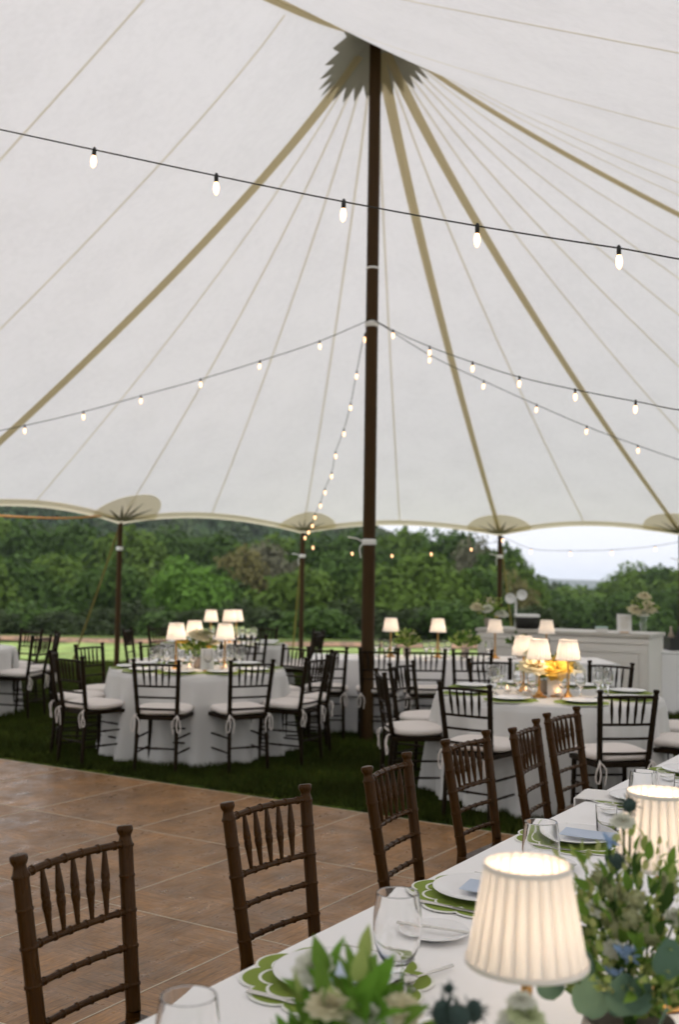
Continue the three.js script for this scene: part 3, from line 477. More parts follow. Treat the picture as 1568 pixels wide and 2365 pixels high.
// ---------------------------------------------------------------- place settings
function scallop(r, n, depth, off = 0) { const s = new THREE.Shape(); const K = n * 14; for (let i = 0; i <= K; i++) { const a = i / K * Math.PI * 2, w = Math.pow(Math.abs(Math.sin(a * n / 2 + off)), 0.7), R = r - depth + depth * 1.6 * w; i ? s.lineTo(Math.cos(a) * R, Math.sin(a) * R) : s.moveTo(Math.cos(a) * R, Math.sin(a) * R); } return s; }
const flat = (s, t) => new THREE.ExtrudeGeometry(s, { depth: t, bevelEnabled: false, curveSegments: 4 }).rotateX(-Math.PI / 2);
const matGeo = { edge: flat(scallop(0.197, 10, 0.016), 0.0022), field: flat(scallop(0.19, 10, 0.016), 0.003), ring: (() => { const s = scallop(0.158, 10, 0.013); const h = scallop(0.151, 10, 0.013); s.holes.push(new THREE.Path(h.getPoints(4))); return flat(s, 0.0041); })() };
const plateGeo = lathe([[0, 0.004], [0.075, 0.004], [0.08, 0.002], [0.082, 0.006], [0.1, 0.011], [0.134, 0.018], [0.136, 0.02], [0.134, 0.0212], [0.1, 0.0142], [0.08, 0.009], [0.07, 0.0075], [0, 0.0075]], 48);
const smallPlateGeo = plateGeo.clone().scale(0.62, 0.8, 0.62);
const gobletGeo = lathe([[0, 0], [0.037, 0], [0.0375, 0.0025], [0.03, 0.006], [0.016, 0.012], [0.0125, 0.022], [0.013, 0.034], [0.02, 0.046], [0.034, 0.062], [0.043, 0.085], [0.0465, 0.11], [0.045, 0.14], [0.0405, 0.175], [0.0395, 0.177], [0.0385, 0.175], [0.043, 0.14], [0.0445, 0.11], [0.041, 0.086], [0.032, 0.065], [0.018, 0.052], [0, 0.048]], 40).scale(1.1, 1.12, 1.1);
const tumblerGeo = lathe([[0, 0], [0.03, 0], [0.033, 0.003], [0.036, 0.1], [0.035, 0.101], [0.034, 0.1], [0.0312, 0.01], [0, 0.009]], 32);
const thinGoblet = lathe([[0, 0], [0.034, 0], [0.034, 0.002], [0.01, 0.006], [0.006, 0.02], [0.006, 0.07], [0.02, 0.085], [0.036, 0.11], [0.039, 0.14], [0.034, 0.19], [0.0315, 0.19], [0.0365, 0.14], [0.0335, 0.112], [0.018, 0.09], [0, 0.082]], 16);
const cutlery = {
  knife: merge([rbox(0.014, 0.005, 0.1, 0.0022, 0, 0, 0.06), rbox(0.016, 0.0018, 0.115, 0.0008, 0, 0, -0.045)]),
  fork: merge([rod(V(0, 0, 0.1), V(0, 0.004, -0.02), 0.004, 6, 0.0025), rbox(0.022, 0.0022, 0.03, 0.001, 0, 0.004, -0.035), ...[-0.009, -0.003, 0.003, 0.009].map((x) => rod(V(x, 0.004, -0.048), V(x, 0.002, -0.095), 0.0014, 5, 0.0008))]),
  spoon: merge([rod(V(0, 0, 0.1), V(0, 0.003, -0.02), 0.0042, 6, 0.0026), lathe([[0, 0], [0.008, 0.001], [0.016, 0.004], [0.0185, 0.0075], [0.0155, 0.0048], [0.008, 0.0022], [0, 0.0012]], 20).scale(1, 1, 1.45).translate(0, 0, -0.045)]),
};
const faceTurn = Math.atan2(TP.x, TP.z); // things that point across the table
{
  const names = ['lowest in the picture, cut by its bottom edge', 'nearest fully visible', 'second along the table', 'third along the table', 'fourth along the table', 'fifth, at the right picture edge'];
  const ts = [-0.28, 0.47, 1.21, 1.96, 2.72, 3.45, 4.2];
  const put = (name, geo, mat, pos, turn, label, cat, grp) => { const m = mesh(name, geo, mat); m.position.copy(pos); m.rotation.y = turn; tag(m, label, cat, grp); return m; };
  ts.forEach((t, i) => {
    const pp = 0.205 + rr(-0.01, 0.01), wh = names[i], Y = 0.755;
    if (i < 6) {
      if (i > 0) {
        const g = group('placemat', 'green scalloped placemat with white edging, ' + wh, 'placemat', onTable(t, pp, Y), faceTurn + rr(-0.1, 0.1), 'green placemats on the long table');
        mesh('edging', matGeo.edge, M.matWhite, g); mesh('field', matGeo.field, M.matGreen, g); mesh('stitched_ring', matGeo.ring, M.matWhite, g);
        put('dinner_plate', plateGeo, M.plate, onTable(t, pp, Y + 0.003), 0, 'white dinner plate on the placemat ' + wh, 'plate', 'dinner plates on the long table');
        const cg = new THREE.BoxGeometry(0.1, 0.002, 0.165, 2, 1, 10); { const p = cg.attributes.position; for (let k = 0; k < p.count; k++) p.setY(k, p.getY(k) + 0.05 * p.getZ(k) * p.getZ(k) * 6); cg.computeVertexNormals(); }
        const c = put('menu_card', cg, M.card, onTable(t + rr(-0.01, 0.01), pp + 0.035, Y + 0.0235), faceTurn + 0.25 + rr(-0.15, 0.15), 'pale blue menu card on the plate ' + wh, 'card', 'menu cards');
        c.rotation.x = 0.02;
        put('knife', cutlery.knife, M.silver, onTable(t - 0.165, pp + 0.0, Y + 0.0065), faceTurn + Math.PI + rr(-0.04, 0.04), 'silver knife beside the plate ' + wh, 'knife', 'knives');
        put('fork', cutlery.fork, M.silver, onTable(t + 0.168, pp + 0.0, Y + 0.0075), faceTurn + Math.PI + rr(-0.04, 0.04), 'silver fork beside the plate ' + wh, 'fork', 'forks');
        put('dessert_spoon', cutlery.spoon, M.silver, onTable(t + 0.1, pp + 0.15, Y + 0.007), faceTurn + Math.PI * 0.42, 'silver dessert spoon above the plate ' + wh, 'spoon', 'dessert spoons');
        put('bread_plate', smallPlateGeo, M.plate, onTable(t + 0.37, pp + 0.04, Y - 0.001), 0, 'small white bread plate between places, after the one ' + wh.split(',')[0], 'plate', 'bread plates');
        put('butter_knife', cutlery.knife.clone().scale(0.85, 1, 0.85), M.silver, onTable(t + 0.37, pp + 0.04, Y + 0.0185), faceTurn + Math.PI + 0.15, 'butter knife across the bread plate after the place ' + wh.split(',')[0], 'knife', 'butter knives');
      }
      put('water_goblet', gobletGeo, M.solidGlass, onTable(t + [0.1, 0.02, 0.08, 0.28, 0.2, 0.15][i], 0.345, Y), 0, 'clear water goblet at the place ' + wh, 'goblet', 'water goblets');
    }
    if (i > 2 && i < 6) put('tumbler', tumblerGeo, M.solidGlass, onTable(t + 0.11, 0.3 - 0.01 * i, Y), 0, 'short clear glass tumbler at the place ' + wh, 'tumbler', 'tumblers');
  });
  // folded linen over the table edge
  const n = group('napkin', 'folded white linen hanging over the edge of the long table', 'napkin', onTable(2.7, 0.035, 0.7565), -Math.atan2(TD.x, -TD.z) + 0.12);
  mesh('fold', rbox(0.2, 0.007, 0.2, 0.003, 0.03, 0.0042, 0), M.paper, n); mesh('hanging_flap', rbox(0.006, 0.05, 0.2, 0.0025, -0.076, -0.021, 0), M.paper, n);
}
// settings on the round tables: one plate, mat, two glasses per seat
function ringSettings(T, n, ph, where) {
  for (let i = 0; i < n; i++) {
    const a = (ph + i * 360 / n) * Math.PI / 180, f = (r, b = 0) => V(T.x + r * Math.sin(a + b), 0.754, -(T.D - r * Math.cos(a + b)));
    const g = group('placemat', 'green placemat on ' + where, 'placemat', f(T.R - 0.2), -a, 'placemats on ' + where); mesh('edging', matGeo.edge, M.matWhite, g); mesh('field', matGeo.field, M.matGreen, g);
    const p = mesh('dinner_plate', plateGeo, M.plate); p.position.copy(f(T.R - 0.2)).add(V(0, 0.003, 0)); tag(p, 'white dinner plate on ' + where, 'plate', 'plates on ' + where);
    for (const [b, r] of [[0.16, T.R - 0.39], [-0.12, T.R - 0.42]]) { const q = mesh('wine_glass', thinGoblet, M.solidGlass); q.position.copy(f(r, b)); tag(q, 'clear stemmed glass on ' + where, 'glass', 'glasses on ' + where); }
  }
}
ringSettings(T1, 10, 28, 'the left round table'); ringSettings(T2, 8, 10, 'the flower table'); ringSettings(T5, 8, 20, 'the rear round table');
for (const [x, D] of [[0.35, 11.62], [0.42, 11.8], [0.52, 11.66], [0.6, 11.8], [0.95, 11.62], [1.03, 11.75], [1.12, 11.64], [1.2, 11.8], [1.62, 11.66], [1.9, 11.7], [2.15, 11.66]]) { const q = mesh('wine_glass', thinGoblet, M.solidGlass); q.position.set(x, 0.757, -D); tag(q, 'clear stemmed glass on the table behind the pole', 'glass', 'glasses on the table behind the pole'); }
function votive(p, label) {
  const g = group('votive', label, 'candle', p, 0, 'candle glasses');
  mesh('cup', tumblerGeo.clone().scale(0.85, 0.7, 0.85), M.glass, g);
  mesh('wax', lathe([[0, 0.01], [0.024, 0.01], [0.024, 0.03], [0, 0.03]], 12), M.paper, g);
  const fl = mesh('flame', lathe([[0, 0.032], [0.006, 0.038], [0.007, 0.046], [0.003, 0.06], [0, 0.066]], 8), M.candle, g);
  const l = new THREE.PointLight(lin(1, 0.55, 0.22), 0.006); l.position.set(0, 0.045, 0); l.castShadow = true; l.shadow.radius = 0.3; fl.add(l);
}
[[436, 1566, 'small candle glass at the left of the left round table'], [520, 1566, 'small candle glass at the right of the left round table']].forEach(([x, y, l]) => votive(at(x, y, 9.75).setY(0.754), l));
[[1290, 1598, 'small candle glass beside the right lamp of the flower table'], [1215, 1592, 'small candle glass left of the front lamp of the flower table'], [1172, 1590, 'small candle glass at the left rim of the flower table']].forEach(([x, y, l], i) => votive(at(x, y, 8.0 + 0.1 * i).setY(0.754), l));

// table cards (blank white)
function tableCard(p, turn, w, h, label) { const g = group('table_card', label, 'card', p, turn); mesh('sheet', rbox(w, h, 0.004, 0.001, 0, h / 2, 0).rotateX(-0.06), M.paper, g); mesh('stand', rbox(w * 0.6, 0.012, 0.05, 0.004, 0, 0.006, -0.005), M.brass, g); }
tableCard(at(478, 1548, 9.7).setY(0.754), 0.25, 0.12, 0.2, 'plain white card standing on the left round table');
tableCard(at(1282, 1590, 8.0).setY(0.754), 0.3, 0.12, 0.22, 'plain white card standing among the flowers of the flower table');

// ---------------------------------------------------------------- flowers and greens
function leafGeo(L, W, bend = 0.25, seg = 4, round = false) {
  return gridGeo(seg, 2, (u, v) => { const w = W * (round ? Math.pow(Math.sin(Math.PI * Math.min(0.995, 0.06 + u * 0.94)), 0.55) : Math.pow(Math.sin(Math.PI * Math.pow(u, 0.8)), 0.9)) * (v - 0.5); return V(w, u * L - Math.abs(w) * 0.1, bend * L * u * u - Math.abs(w) * 0.35); });
}
function orient(g, p, dir, roll = 0) { const q = new THREE.Quaternion().setFromUnitVectors(UPV, dir.clone().normalize()); const r = new THREE.Quaternion().setFromAxisAngle(UPV, roll); return g.clone().applyQuaternion(r).applyQuaternion(q).translate(p.x, p.y, p.z); }
const rdir = (up = 0) => { const a = rr(0, Math.PI * 2), z = rr(-1, 1), s = Math.sqrt(1 - z * z); return V(s * Math.cos(a), z * (1 - up) + up * Math.abs(z) + up * 0.4, s * Math.sin(a)).normalize(); };
const GR = { deep: leafMat(0.07, 0.13, 0.03), fresh: leafMat(0.17, 0.3, 0.05), lime: leafMat(0.36, 0.44, 0.13), euca: leafMat(0.12, 0.2, 0.14, 0.25), pale: leafMat(0.44, 0.47, 0.18) };
const FL = { white: leafMat(0.72, 0.72, 0.62, 0.35), cream: leafMat(0.72, 0.66, 0.46, 0.35), yellow: leafMat(0.72, 0.5, 0.1, 0.3), blue: leafMat(0.32, 0.45, 0.68, 0.3), pod: leafMat(0.42, 0.43, 0.24, 0.2), thistle: leafMat(0.06, 0.09, 0.08, 0.1) };
function roseGeo(R) { const l = []; for (let k = 0; k < 4; k++) { const n = 4 + k * 2; for (let i = 0; i < n; i++) { const a = i / n * 6.28 + k * 0.7, t = 0.25 + k * 0.33; l.push(orient(leafGeo(R * (0.9 + 0.1 * k), R * (0.75 + 0.12 * k), -0.25 - 0.1 * k, 4, true), V(Math.cos(a) * R * 0.12 * k, 0, Math.sin(a) * R * 0.12 * k), V(Math.cos(a) * t, 1.1 - 0.22 * k, Math.sin(a) * t), Math.PI / 2 - a + Math.PI)); } } return merge(l).translate(0, -R * 0.4, 0); }
function starGeo(R) { const l = []; for (let i = 0; i < 5; i++) { const a = i / 5 * 6.28; l.push(orient(leafGeo(R, R * 0.45, 0.1, 4), V(0, 0, 0), V(Math.cos(a), 0.25, Math.sin(a)), 0)); } l.push(new THREE.SphereGeometry(R * 0.16, 6, 5)); return merge(l); }
function podGeo(R) { const l = [new THREE.SphereGeometry(R * 0.7, 10, 8)]; for (let i = 0; i < 34; i++) { const d = rdir(); l.push(orient(leafGeo(R * 0.45, R * 0.42, 0.3, 2, true), d.clone().multiplyScalar(R * 0.6), d, rr(0, 6))); } return merge(l); }
function thistleGeo(R) { const l = [new THREE.SphereGeometry(R * 0.55, 8, 7).scale(1, 1.3, 1)]; for (let i = 0; i < 46; i++) { const d = rdir(0.2); l.push(orient(leafGeo(R * 0.7, R * 0.12, 0.1, 2), d.clone().multiplyScalar(R * 0.4), d, rr(0, 6))); } return merge(l); }
function spray(n, L, W, spread, h, round = false, up = 0.5) { const l = [], base = leafGeo(L, W, 0.3, 4, round); for (let i = 0; i < n; i++) { const d = rdir(up), r = Math.pow(rnd(), 0.45); const p = V(d.x * spread * r, h * (0.25 + 0.75 * Math.abs(d.y)) * r, d.z * spread * r); l.push(orient(base, p, d.clone().add(V(rr(-0.5, 0.5), rr(-0.2, 0.6), rr(-0.5, 0.5))), rr(0, 6))); } return merge(l); }
function stems(pts, base, r = 0.002) { return merge(pts.map((p) => tube([base, base.clone().lerp(p, 0.5).add(V(p.x * 0.1, 0.02, p.z * 0.1)), p], r, 6, 4))); }
const vaseGeo = (r, h) => lathe([[0, 0], [r * 0.62, 0], [r * 0.95, h * 0.35], [r, h * 0.7], [r * 0.9, h], [r * 0.85, h], [r * 0.93, h * 0.7], [r * 0.85, h * 0.3], [0, h * 0.08]], 24);
function bouquet(pos, label, o) {
  const g = group('flower_arrangement', label, 'flowers', pos, o.turn || 0, o.grp);
  const vh = o.vh ?? 0.1, vr = o.vr ?? 0.06, S = o.s ?? 0.14, Hh = o.h ?? 0.2;
  mesh('vase', vaseGeo(vr, vh), o.vase || M.terracotta, g);
  const c = V(0, vh, 0);
  for (const [mat, n, L, W, k, rd] of o.greens) mesh('foliage', spray(n, L, W, S * k, Hh * k, rd).translate(c.x, c.y, c.z), mat, g);
  const tips = [];
  for (const [name, geo, mat, p] of o.blooms || []) { const q = V(...p); tips.push(q); const m = mesh(name, geo, mat, g); m.position.copy(q); m.rotation.set(rr(-0.4, 0.4) + 0.35, rr(0, 6), rr(-0.4, 0.4)); }
  if (tips.length) mesh('stems', stems(tips.map((t) => t.clone().sub(V(0, 0.01, 0))), c.clone().add(V(0, -0.03, 0))), GR.deep, g);
  return g;
}
// right foreground arrangement
{
  const pos = at(1455, 2330, 1.9).setY(0.754);
  const here = (px, py, D) => { const p = at(px, py, D).sub(pos); return [p.x, p.y, p.z]; };
  const pods = [[1470, 2080, 1.82], [1458, 2120, 1.8], [1425, 2150, 1.86], [1400, 2115, 1.88], [1388, 2030, 1.93], [1500, 2160, 1.83], [1545, 2040, 1.9], [1420, 2060, 1.87]].map(([x, y, d], i) => ['seed_pod', podGeo(0.021), FL.pod, here(x, y, d)]);
  const blues = [[1440, 2200, 1.76], [1455, 2215, 1.77], [1430, 2250, 1.76], [1408, 1945, 1.9], [1462, 2195, 1.8], [1404, 2244, 1.8]].map(([x, y, d]) => ['blue_flower', starGeo(0.021), FL.blue, here(x, y, d)]);
  const whites = [[1440, 1888, 1.95], [1560, 2110, 1.85], [1380, 2090, 1.85], [1420, 2185, 1.82]].map(([x, y, d], i) => ['white_bloom', roseGeo(i ? 0.013 : 0.015), FL.white, here(x, y, d)]);
  const th = [[1425, 1990, 1.88], [1455, 1860, 1.98]].map(([x, y, d]) => ['thistle', thistleGeo(0.022), FL.thistle, here(x, y, d)]);
  const g = bouquet(pos, 'big green arrangement with blue star flowers and seed pods at right foreground', { vh: 0.1, vr: 0.085, s: 0.19, h: 0.28, greens: [[GR.deep, 160, 0.042, 0.02, 0.92], [GR.fresh, 330, 0.036, 0.017, 1.02], [GR.lime, 420, 0.024, 0.012, 1.1], [GR.pale, 620, 0.014, 0.011, 1.12, true]], blooms: [...pods, ...blues, ...whites, ...th] });
  const euca = leafGeo(0.062, 0.062, 0.1, 8, true);
  [[1452, 2345, 1.72, 0.1], [1500, 2335, 1.73, 0.5], [1350, 2345, 1.74, -0.4], [1320, 2270, 1.77, -0.3], [1565, 2255, 1.72, 0.4], [1545, 2330, 1.7, 1.1], [1400, 2330, 1.76, -0.9], [1295, 2300, 1.8, 0.5]].forEach(([x, y, d, r]) => { const p = at(x, y, d).sub(pos); const m = mesh('eucalyptus_leaf', euca, GR.euca, g); m.position.copy(p); m.rotation.set(-0.25 + r * 0.3, r, r); });
  mesh('eucalyptus_stem', merge([[1452, 2345, 1.73], [1350, 2345, 1.75], [1545, 2300, 1.72]].map(([x, y, d]) => { const p = at(x, y, d).sub(pos); return tube([V(0, 0.1, 0), V(p.x * 0.5, 0.16, p.z * 0.5), p], 0.002, 8, 4); })), GR.euca, g);
}
// low foreground arrangement at the bottom edge
{
  const pos = at(815, 2420, 1.5).setY(0.754);
  const here = (px, py, D) => { const p = at(px, py, D).sub(pos); return [p.x, p.y, p.z]; };
  bouquet(pos, 'fresh green leaves with cream blooms at the bottom picture edge', { vh: 0.09, vr: 0.05, s: 0.1, h: 0.23, greens: [[GR.fresh, 120, 0.055, 0.026, 1], [leafMat(0.16, 0.34, 0.04, 0.35), 110, 0.06, 0.028, 1.02], [GR.lime, 50, 0.05, 0.024, 1.1]], blooms: [['white_bloom', roseGeo(0.02), FL.cream, here(760, 2305, 1.45)], ['white_bloom', roseGeo(0.02), FL.white, here(716, 2222, 1.54)], ['white_bloom', roseGeo(0.018), FL.cream, here(925, 2325, 1.46)], ['white_bloom', roseGeo(0.016), FL.white, here(845, 2335, 1.45)], ['white_bloom', roseGeo(0.012), FL.white, here(880, 2345, 1.45)]] });
  const pos2 = at(1060, 2420, 1.45).setY(0.754), h2 = (px, py, D) => { const p = at(px, py, D).sub(pos2); return [p.x, p.y, p.z]; };
  bouquet(pos2, 'dark blue-green thistles poking up at the bottom picture edge', { vh: 0.08, vr: 0.04, s: 0.05, h: 0.1, greens: [[GR.deep, 30, 0.04, 0.014, 1]], blooms: [['thistle', thistleGeo(0.012), FL.thistle, h2(1037, 2283, 1.47)], ['thistle', thistleGeo(0.026), FL.thistle, h2(1022, 2340, 1.45)], ['thistle', thistleGeo(0.028), FL.thistle, h2(1060, 2352, 1.43)], ['thistle', thistleGeo(0.022), FL.thistle, h2(1095, 2335, 1.47)]] });
  const pos3 = at(1205, 2440, 1.42).setY(0.754), h3 = (px, py, D) => { const p = at(px, py, D).sub(pos3); return [p.x, p.y, p.z]; };
  bouquet(pos3, 'pale greenish white blossom spike in front of the nearest lamp stem', { vh: 0.08, vr: 0.035, s: 0.04, h: 0.12, greens: [[GR.pale, 30, 0.04, 0.014, 1.15], [GR.lime, 26, 0.045, 0.014, 1.2]], blooms: [['white_bloom', roseGeo(0.013), FL.white, h3(1205, 2300, 1.42)], ['white_bloom', roseGeo(0.017), leafMat(0.55, 0.6, 0.36, 0.3), h3(1222, 2335, 1.41)], ['white_bloom', roseGeo(0.018), FL.white, h3(1196, 2345, 1.43)]] });
}
// table centrepieces farther off
const small = (s = 1) => [[GR.deep, 40, 0.06 * s, 0.03 * s, 0.95], [GR.fresh, 60, 0.055 * s, 0.028 * s, 1.05], [GR.lime, 70, 0.045 * s, 0.024 * s, 1.12], [GR.pale, 30, 0.035 * s, 0.024 * s, 1.15, true]];
const rosesAt = (list) => list.map(([m, r, x, y, z]) => ['rose', roseGeo(r), m, [x, y, z]]);
bouquet(at(455, 1560, 10.0).setY(0.754), 'greens and cream flowers among the lamps of the left round table', { vh: 0.1, vr: 0.05, s: 0.15, h: 0.2, greens: small(1.2), blooms: rosesAt([[FL.cream, 0.065, 0.03, 0.33, 0.1], [FL.pod, 0.05, 0.08, 0.34, 0.06], [FL.yellow, 0.04, -0.14, 0.27, 0.05], [FL.cream, 0.04, 0.15, 0.25, 0.04], [FL.yellow, 0.035, 0.1, 0.2, 0.1]]) });
bouquet(at(1262, 1592, 8.2).setY(0.754), 'cream and yellow roses with greens among the lamps of the flower table', { vh: 0.1, vr: 0.05, s: 0.18, h: 0.18, greens: small(1.2), blooms: rosesAt([[FL.cream, 0.075, -0.13, 0.25, 0.22], [FL.yellow, 0.07, 0.04, 0.23, 0.22], [FL.yellow, 0.06, 0.12, 0.28, 0.1], [FL.cream, 0.055, -0.1, 0.33, 0.1], [FL.yellow, 0.05, -0.02, 0.2, 0.24], [FL.white, 0.05, 0.2, 0.22, 0.12]]) });
[[940, 'left of two bushy pots on the table behind the pole', 0.12, 1], [1075, 'bright leafy posy on the table behind the pole, left of the bar', 0.14, 2], [1200, 'dark leafy posy before the bar front', 0.12, 3]].forEach(([px, l, s, k]) => bouquet(at(px, 1515, 11.7 + 0.05 * k).setY(0.757), k === 1 ? 'leafy posy with pale flowers between the two bright lamps behind the pole' : l, { vh: 0.1, vr: 0.045, s, h: 0.17, greens: k === 3 ? [[GR.deep, 110, 0.06, 0.03, 1]] : small(1.1), blooms: k === 1 ? rosesAt([[FL.cream, 0.03, 0.05, 0.26, 0.06], [FL.lime || FL.pod, 0.03, -0.06, 0.24, 0.06]]) : rosesAt([[FL.pod, 0.025, 0.04, 0.25, 0.05]]) }));
bouquet(barPoint(1128, 1456), 'loose white and green flowers at the left end of the bar', { vh: 0.12, vr: 0.05, s: 0.2, h: 0.26, greens: small(1.2), blooms: rosesAt([[FL.white, 0.06, 0.15, 0.2, 0.14], [FL.cream, 0.055, -0.16, 0.28, 0.1], [FL.white, 0.05, -0.04, 0.26, 0.16], [FL.cream, 0.04, 0.02, 0.36, 0.02], [FL.yellow, 0.03, 0.1, 0.16, 0.14]]) });
bouquet(barPoint(1487, 1466), 'tall white flowers in a glass vase at the right end of the bar', { vh: 0.2, vr: 0.045, vase: M.glass, s: 0.16, h: 0.2, greens: small(1.1), blooms: rosesAt([[FL.cream, 0.06, -0.12, 0.3, 0.12], [FL.cream, 0.06, 0.04, 0.33, 0.14], [FL.cream, 0.055, 0.0, 0.46, 0.06], [FL.white, 0.05, -0.04, 0.24, 0.14], [FL.white, 0.035, 0.12, 0.28, 0.05]]) });
{ // things on the bar
  const c = group('ice_tub', 'black ice tub with white rim on the bar', 'tub', barPoint(1217, 1460, 0.3), 0);
  mesh('tub', lathe([[0, 0.0], [0.15, 0.0], [0.165, 0.14], [0.155, 0.14], [0.14, 0.012], [0, 0.012]], 4).rotateY(Math.PI / 4).scale(1.2, 1, 0.8), M.black, c); mesh('rim', rbox(0.3, 0.04, 0.2, 0.012, 0, 0.16, 0), M.whiteTie, c);
  const s = group('menu_board', 'white menu board with faint lines leaning on the bar', 'menu', barPoint(1443, 1464, 0.1), -0.15); const sh = mesh('sheet', rbox(0.17, 0.22, 0.01, 0.003, 0, 0.112, 0).rotateX(-0.12), M.paper, s); mesh('stand', rbox(0.1, 0.012, 0.08, 0.004, 0, 0.006, -0.03), M.brass, s);
  for (let k = 0; k < 6; k++) mesh('text_line', box(0.07 + 0.03 * ((k * 7) % 3) / 2, 0.005, 0.001, 0, 0.055 + 0.024 * k, 0.0062).rotateX(-0.12), std(lin(0.5, 0.42, 0.25), 0.9), s);
  const b = group('napkin_box', 'small pale teal box on the bar', 'box', barPoint(1390, 1464, 0.2)); mesh('lid', rbox(0.14, 0.02, 0.1, 0.006, 0, 0.05, 0), std(lin(0.4, 0.55, 0.5), 0.7), b); mesh('carton', rbox(0.13, 0.04, 0.09, 0.004, 0, 0.02, 0), M.paper, b);
  const st = group('floodlight_stand', 'two white floodlights on a thin stand behind the bar', 'floodlight', at(1192, 1382, 15.0).setY(0)); const hh = at(1192, 1382, 15.0).y;
  mesh('mast', rod(V(0, 0, 0), V(0, hh, 0), 0.018), M.whiteTie, st); for (const x of [-0.09, 0.07]) mesh('lamp_head', lathe([[0, 0], [0.05, 0.01], [0.075, 0.07], [0.07, 0.07], [0, 0.03]], 16).rotateX(Math.PI / 2).translate(x, hh + (x > 0 ? 0.05 : 0), 0), M.whiteTie, st); mesh('crossbar', rod(V(-0.11, hh, -0.01), V(0.11, hh + 0.02, -0.01), 0.012), M.whiteTie, st); for (let k = 0; k < 3; k++) mesh('foot', rod(V(0, 0.3, 0), V(0.35 * Math.cos(k * 2.1), 0.0, 0.35 * Math.sin(k * 2.1)), 0.012), M.whiteTie, st);
}

// ---------------------------------------------------------------- trees
function crownGeo(s, lobes, leaves, W, H, size, airy = 0) {
  const L = []; seed = s * 977 + 5;
  for (let i = 0; i < lobes; i++) { const a = rr(0, 6.283), h = rnd(), rad = Math.sqrt(Math.max(0, Math.sin(Math.PI * Math.min(0.97, 0.12 + h * 0.86)))) * W * 0.5 * rr(0.35, 0.86); L.push([Math.cos(a) * rad, (0.12 + 0.8 * h) * H, Math.sin(a) * rad, W * rr(0.13, 0.24)]); }
  const p = [], n = [], ix = [], uv = [];
  for (let i = 0; i < leaves; i++) {
    const c = L[Math.floor(rnd() * L.length)], d = rdir(0.15), r = c[3] * (airy ? Math.pow(rnd(), 0.5) : 0.75 + 0.35 * rnd()) * (1 + 0.25 * Math.sin(d.x * 5 + c[0]) * Math.sin(d.y * 6 + c[1]));
    const o = V(c[0] + d.x * r, c[1] + d.y * r * 0.8, c[2] + d.z * r), q = d.clone().add(V(rr(-0.8, 0.8), rr(-0.3, 0.9), rr(-0.8, 0.8))).normalize(), t = V(rr(-1, 1), rr(-1, 1), rr(-1, 1)).cross(q).normalize(), b = q.clone().cross(t), z = size * rr(0.6, 1.4), k = p.length / 3;
    for (const [u, v] of [[-0.5, 0], [0, -0.9], [0.5, 0], [0, 0.9]]) { p.push(o.x + (t.x * u + b.x * v) * z, o.y + (t.y * u + b.y * v) * z, o.z + (t.z * u + b.z * v) * z); n.push(q.x, q.y, q.z); uv.push(u, v); }
    ix.push(k, k + 1, k + 2, k, k + 2, k + 3);
  }
  const g = new THREE.BufferGeometry(); g.setAttribute('position', new THREE.Float32BufferAttribute(p, 3)); g.setAttribute('normal', new THREE.Float32BufferAttribute(n, 3)); g.setAttribute('uv', new THREE.Float32BufferAttribute(uv, 2)); g.setIndex(ix); return g;
}
function trunkGeo(H, r, s) { seed = s; const l = [tube([V(0, -0.5, 0), V(0.1, H * 0.3, 0.05), V(-0.1, H * 0.6, 0), V(0, H * 0.85, 0)], r, 12, 7)]; for (let k = 0; k < 6; k++) { const a = k * 1.1 + rnd(), y = H * rr(0.3, 0.65), q = V(Math.cos(a) * H * 0.2, y + H * 0.16, Math.sin(a) * H * 0.2); l.push(tube([V(0, y, 0), q.clone().multiplyScalar(0.5).setY(y + H * 0.06), q], r * 0.4, 6, 5)); } return merge(l); }
const crowns = [crownGeo(1, 44, 9000, 1, 1, 0.036), crownGeo(2, 38, 9000, 1, 1, 0.036), crownGeo(3, 50, 9500, 1, 1, 0.034), crownGeo(4, 26, 2600, 1, 1, 0.036, 1)];
const trunks = [trunkGeo(1, 0.02, 11), trunkGeo(1, 0.018, 12)];
const ORD = 'first second third fourth fifth sixth seventh eighth ninth tenth eleventh twelfth thirteenth fourteenth fifteenth sixteenth seventeenth'.split(' ');
function tree(px, ytop, D, W, mat, k, label, grp) {
  const top = at(px, ytop, D), base = groundY(top.x, D), H = top.y - base;
  const g = group('tree', label, 'tree', V(top.x, base, top.z), k * 1.3, grp);
  const c = mesh('crown', crowns[k % 4], mat, g); c.scale.set(W, H * 0.88, W); c.position.y = H * 0.12; c.rotation.y = k * 2.1;
  const t = mesh('trunk', trunks[k % 2], M.bark, g); t.scale.set(H * 0.9, H * 0.9, H * 0.9);
}
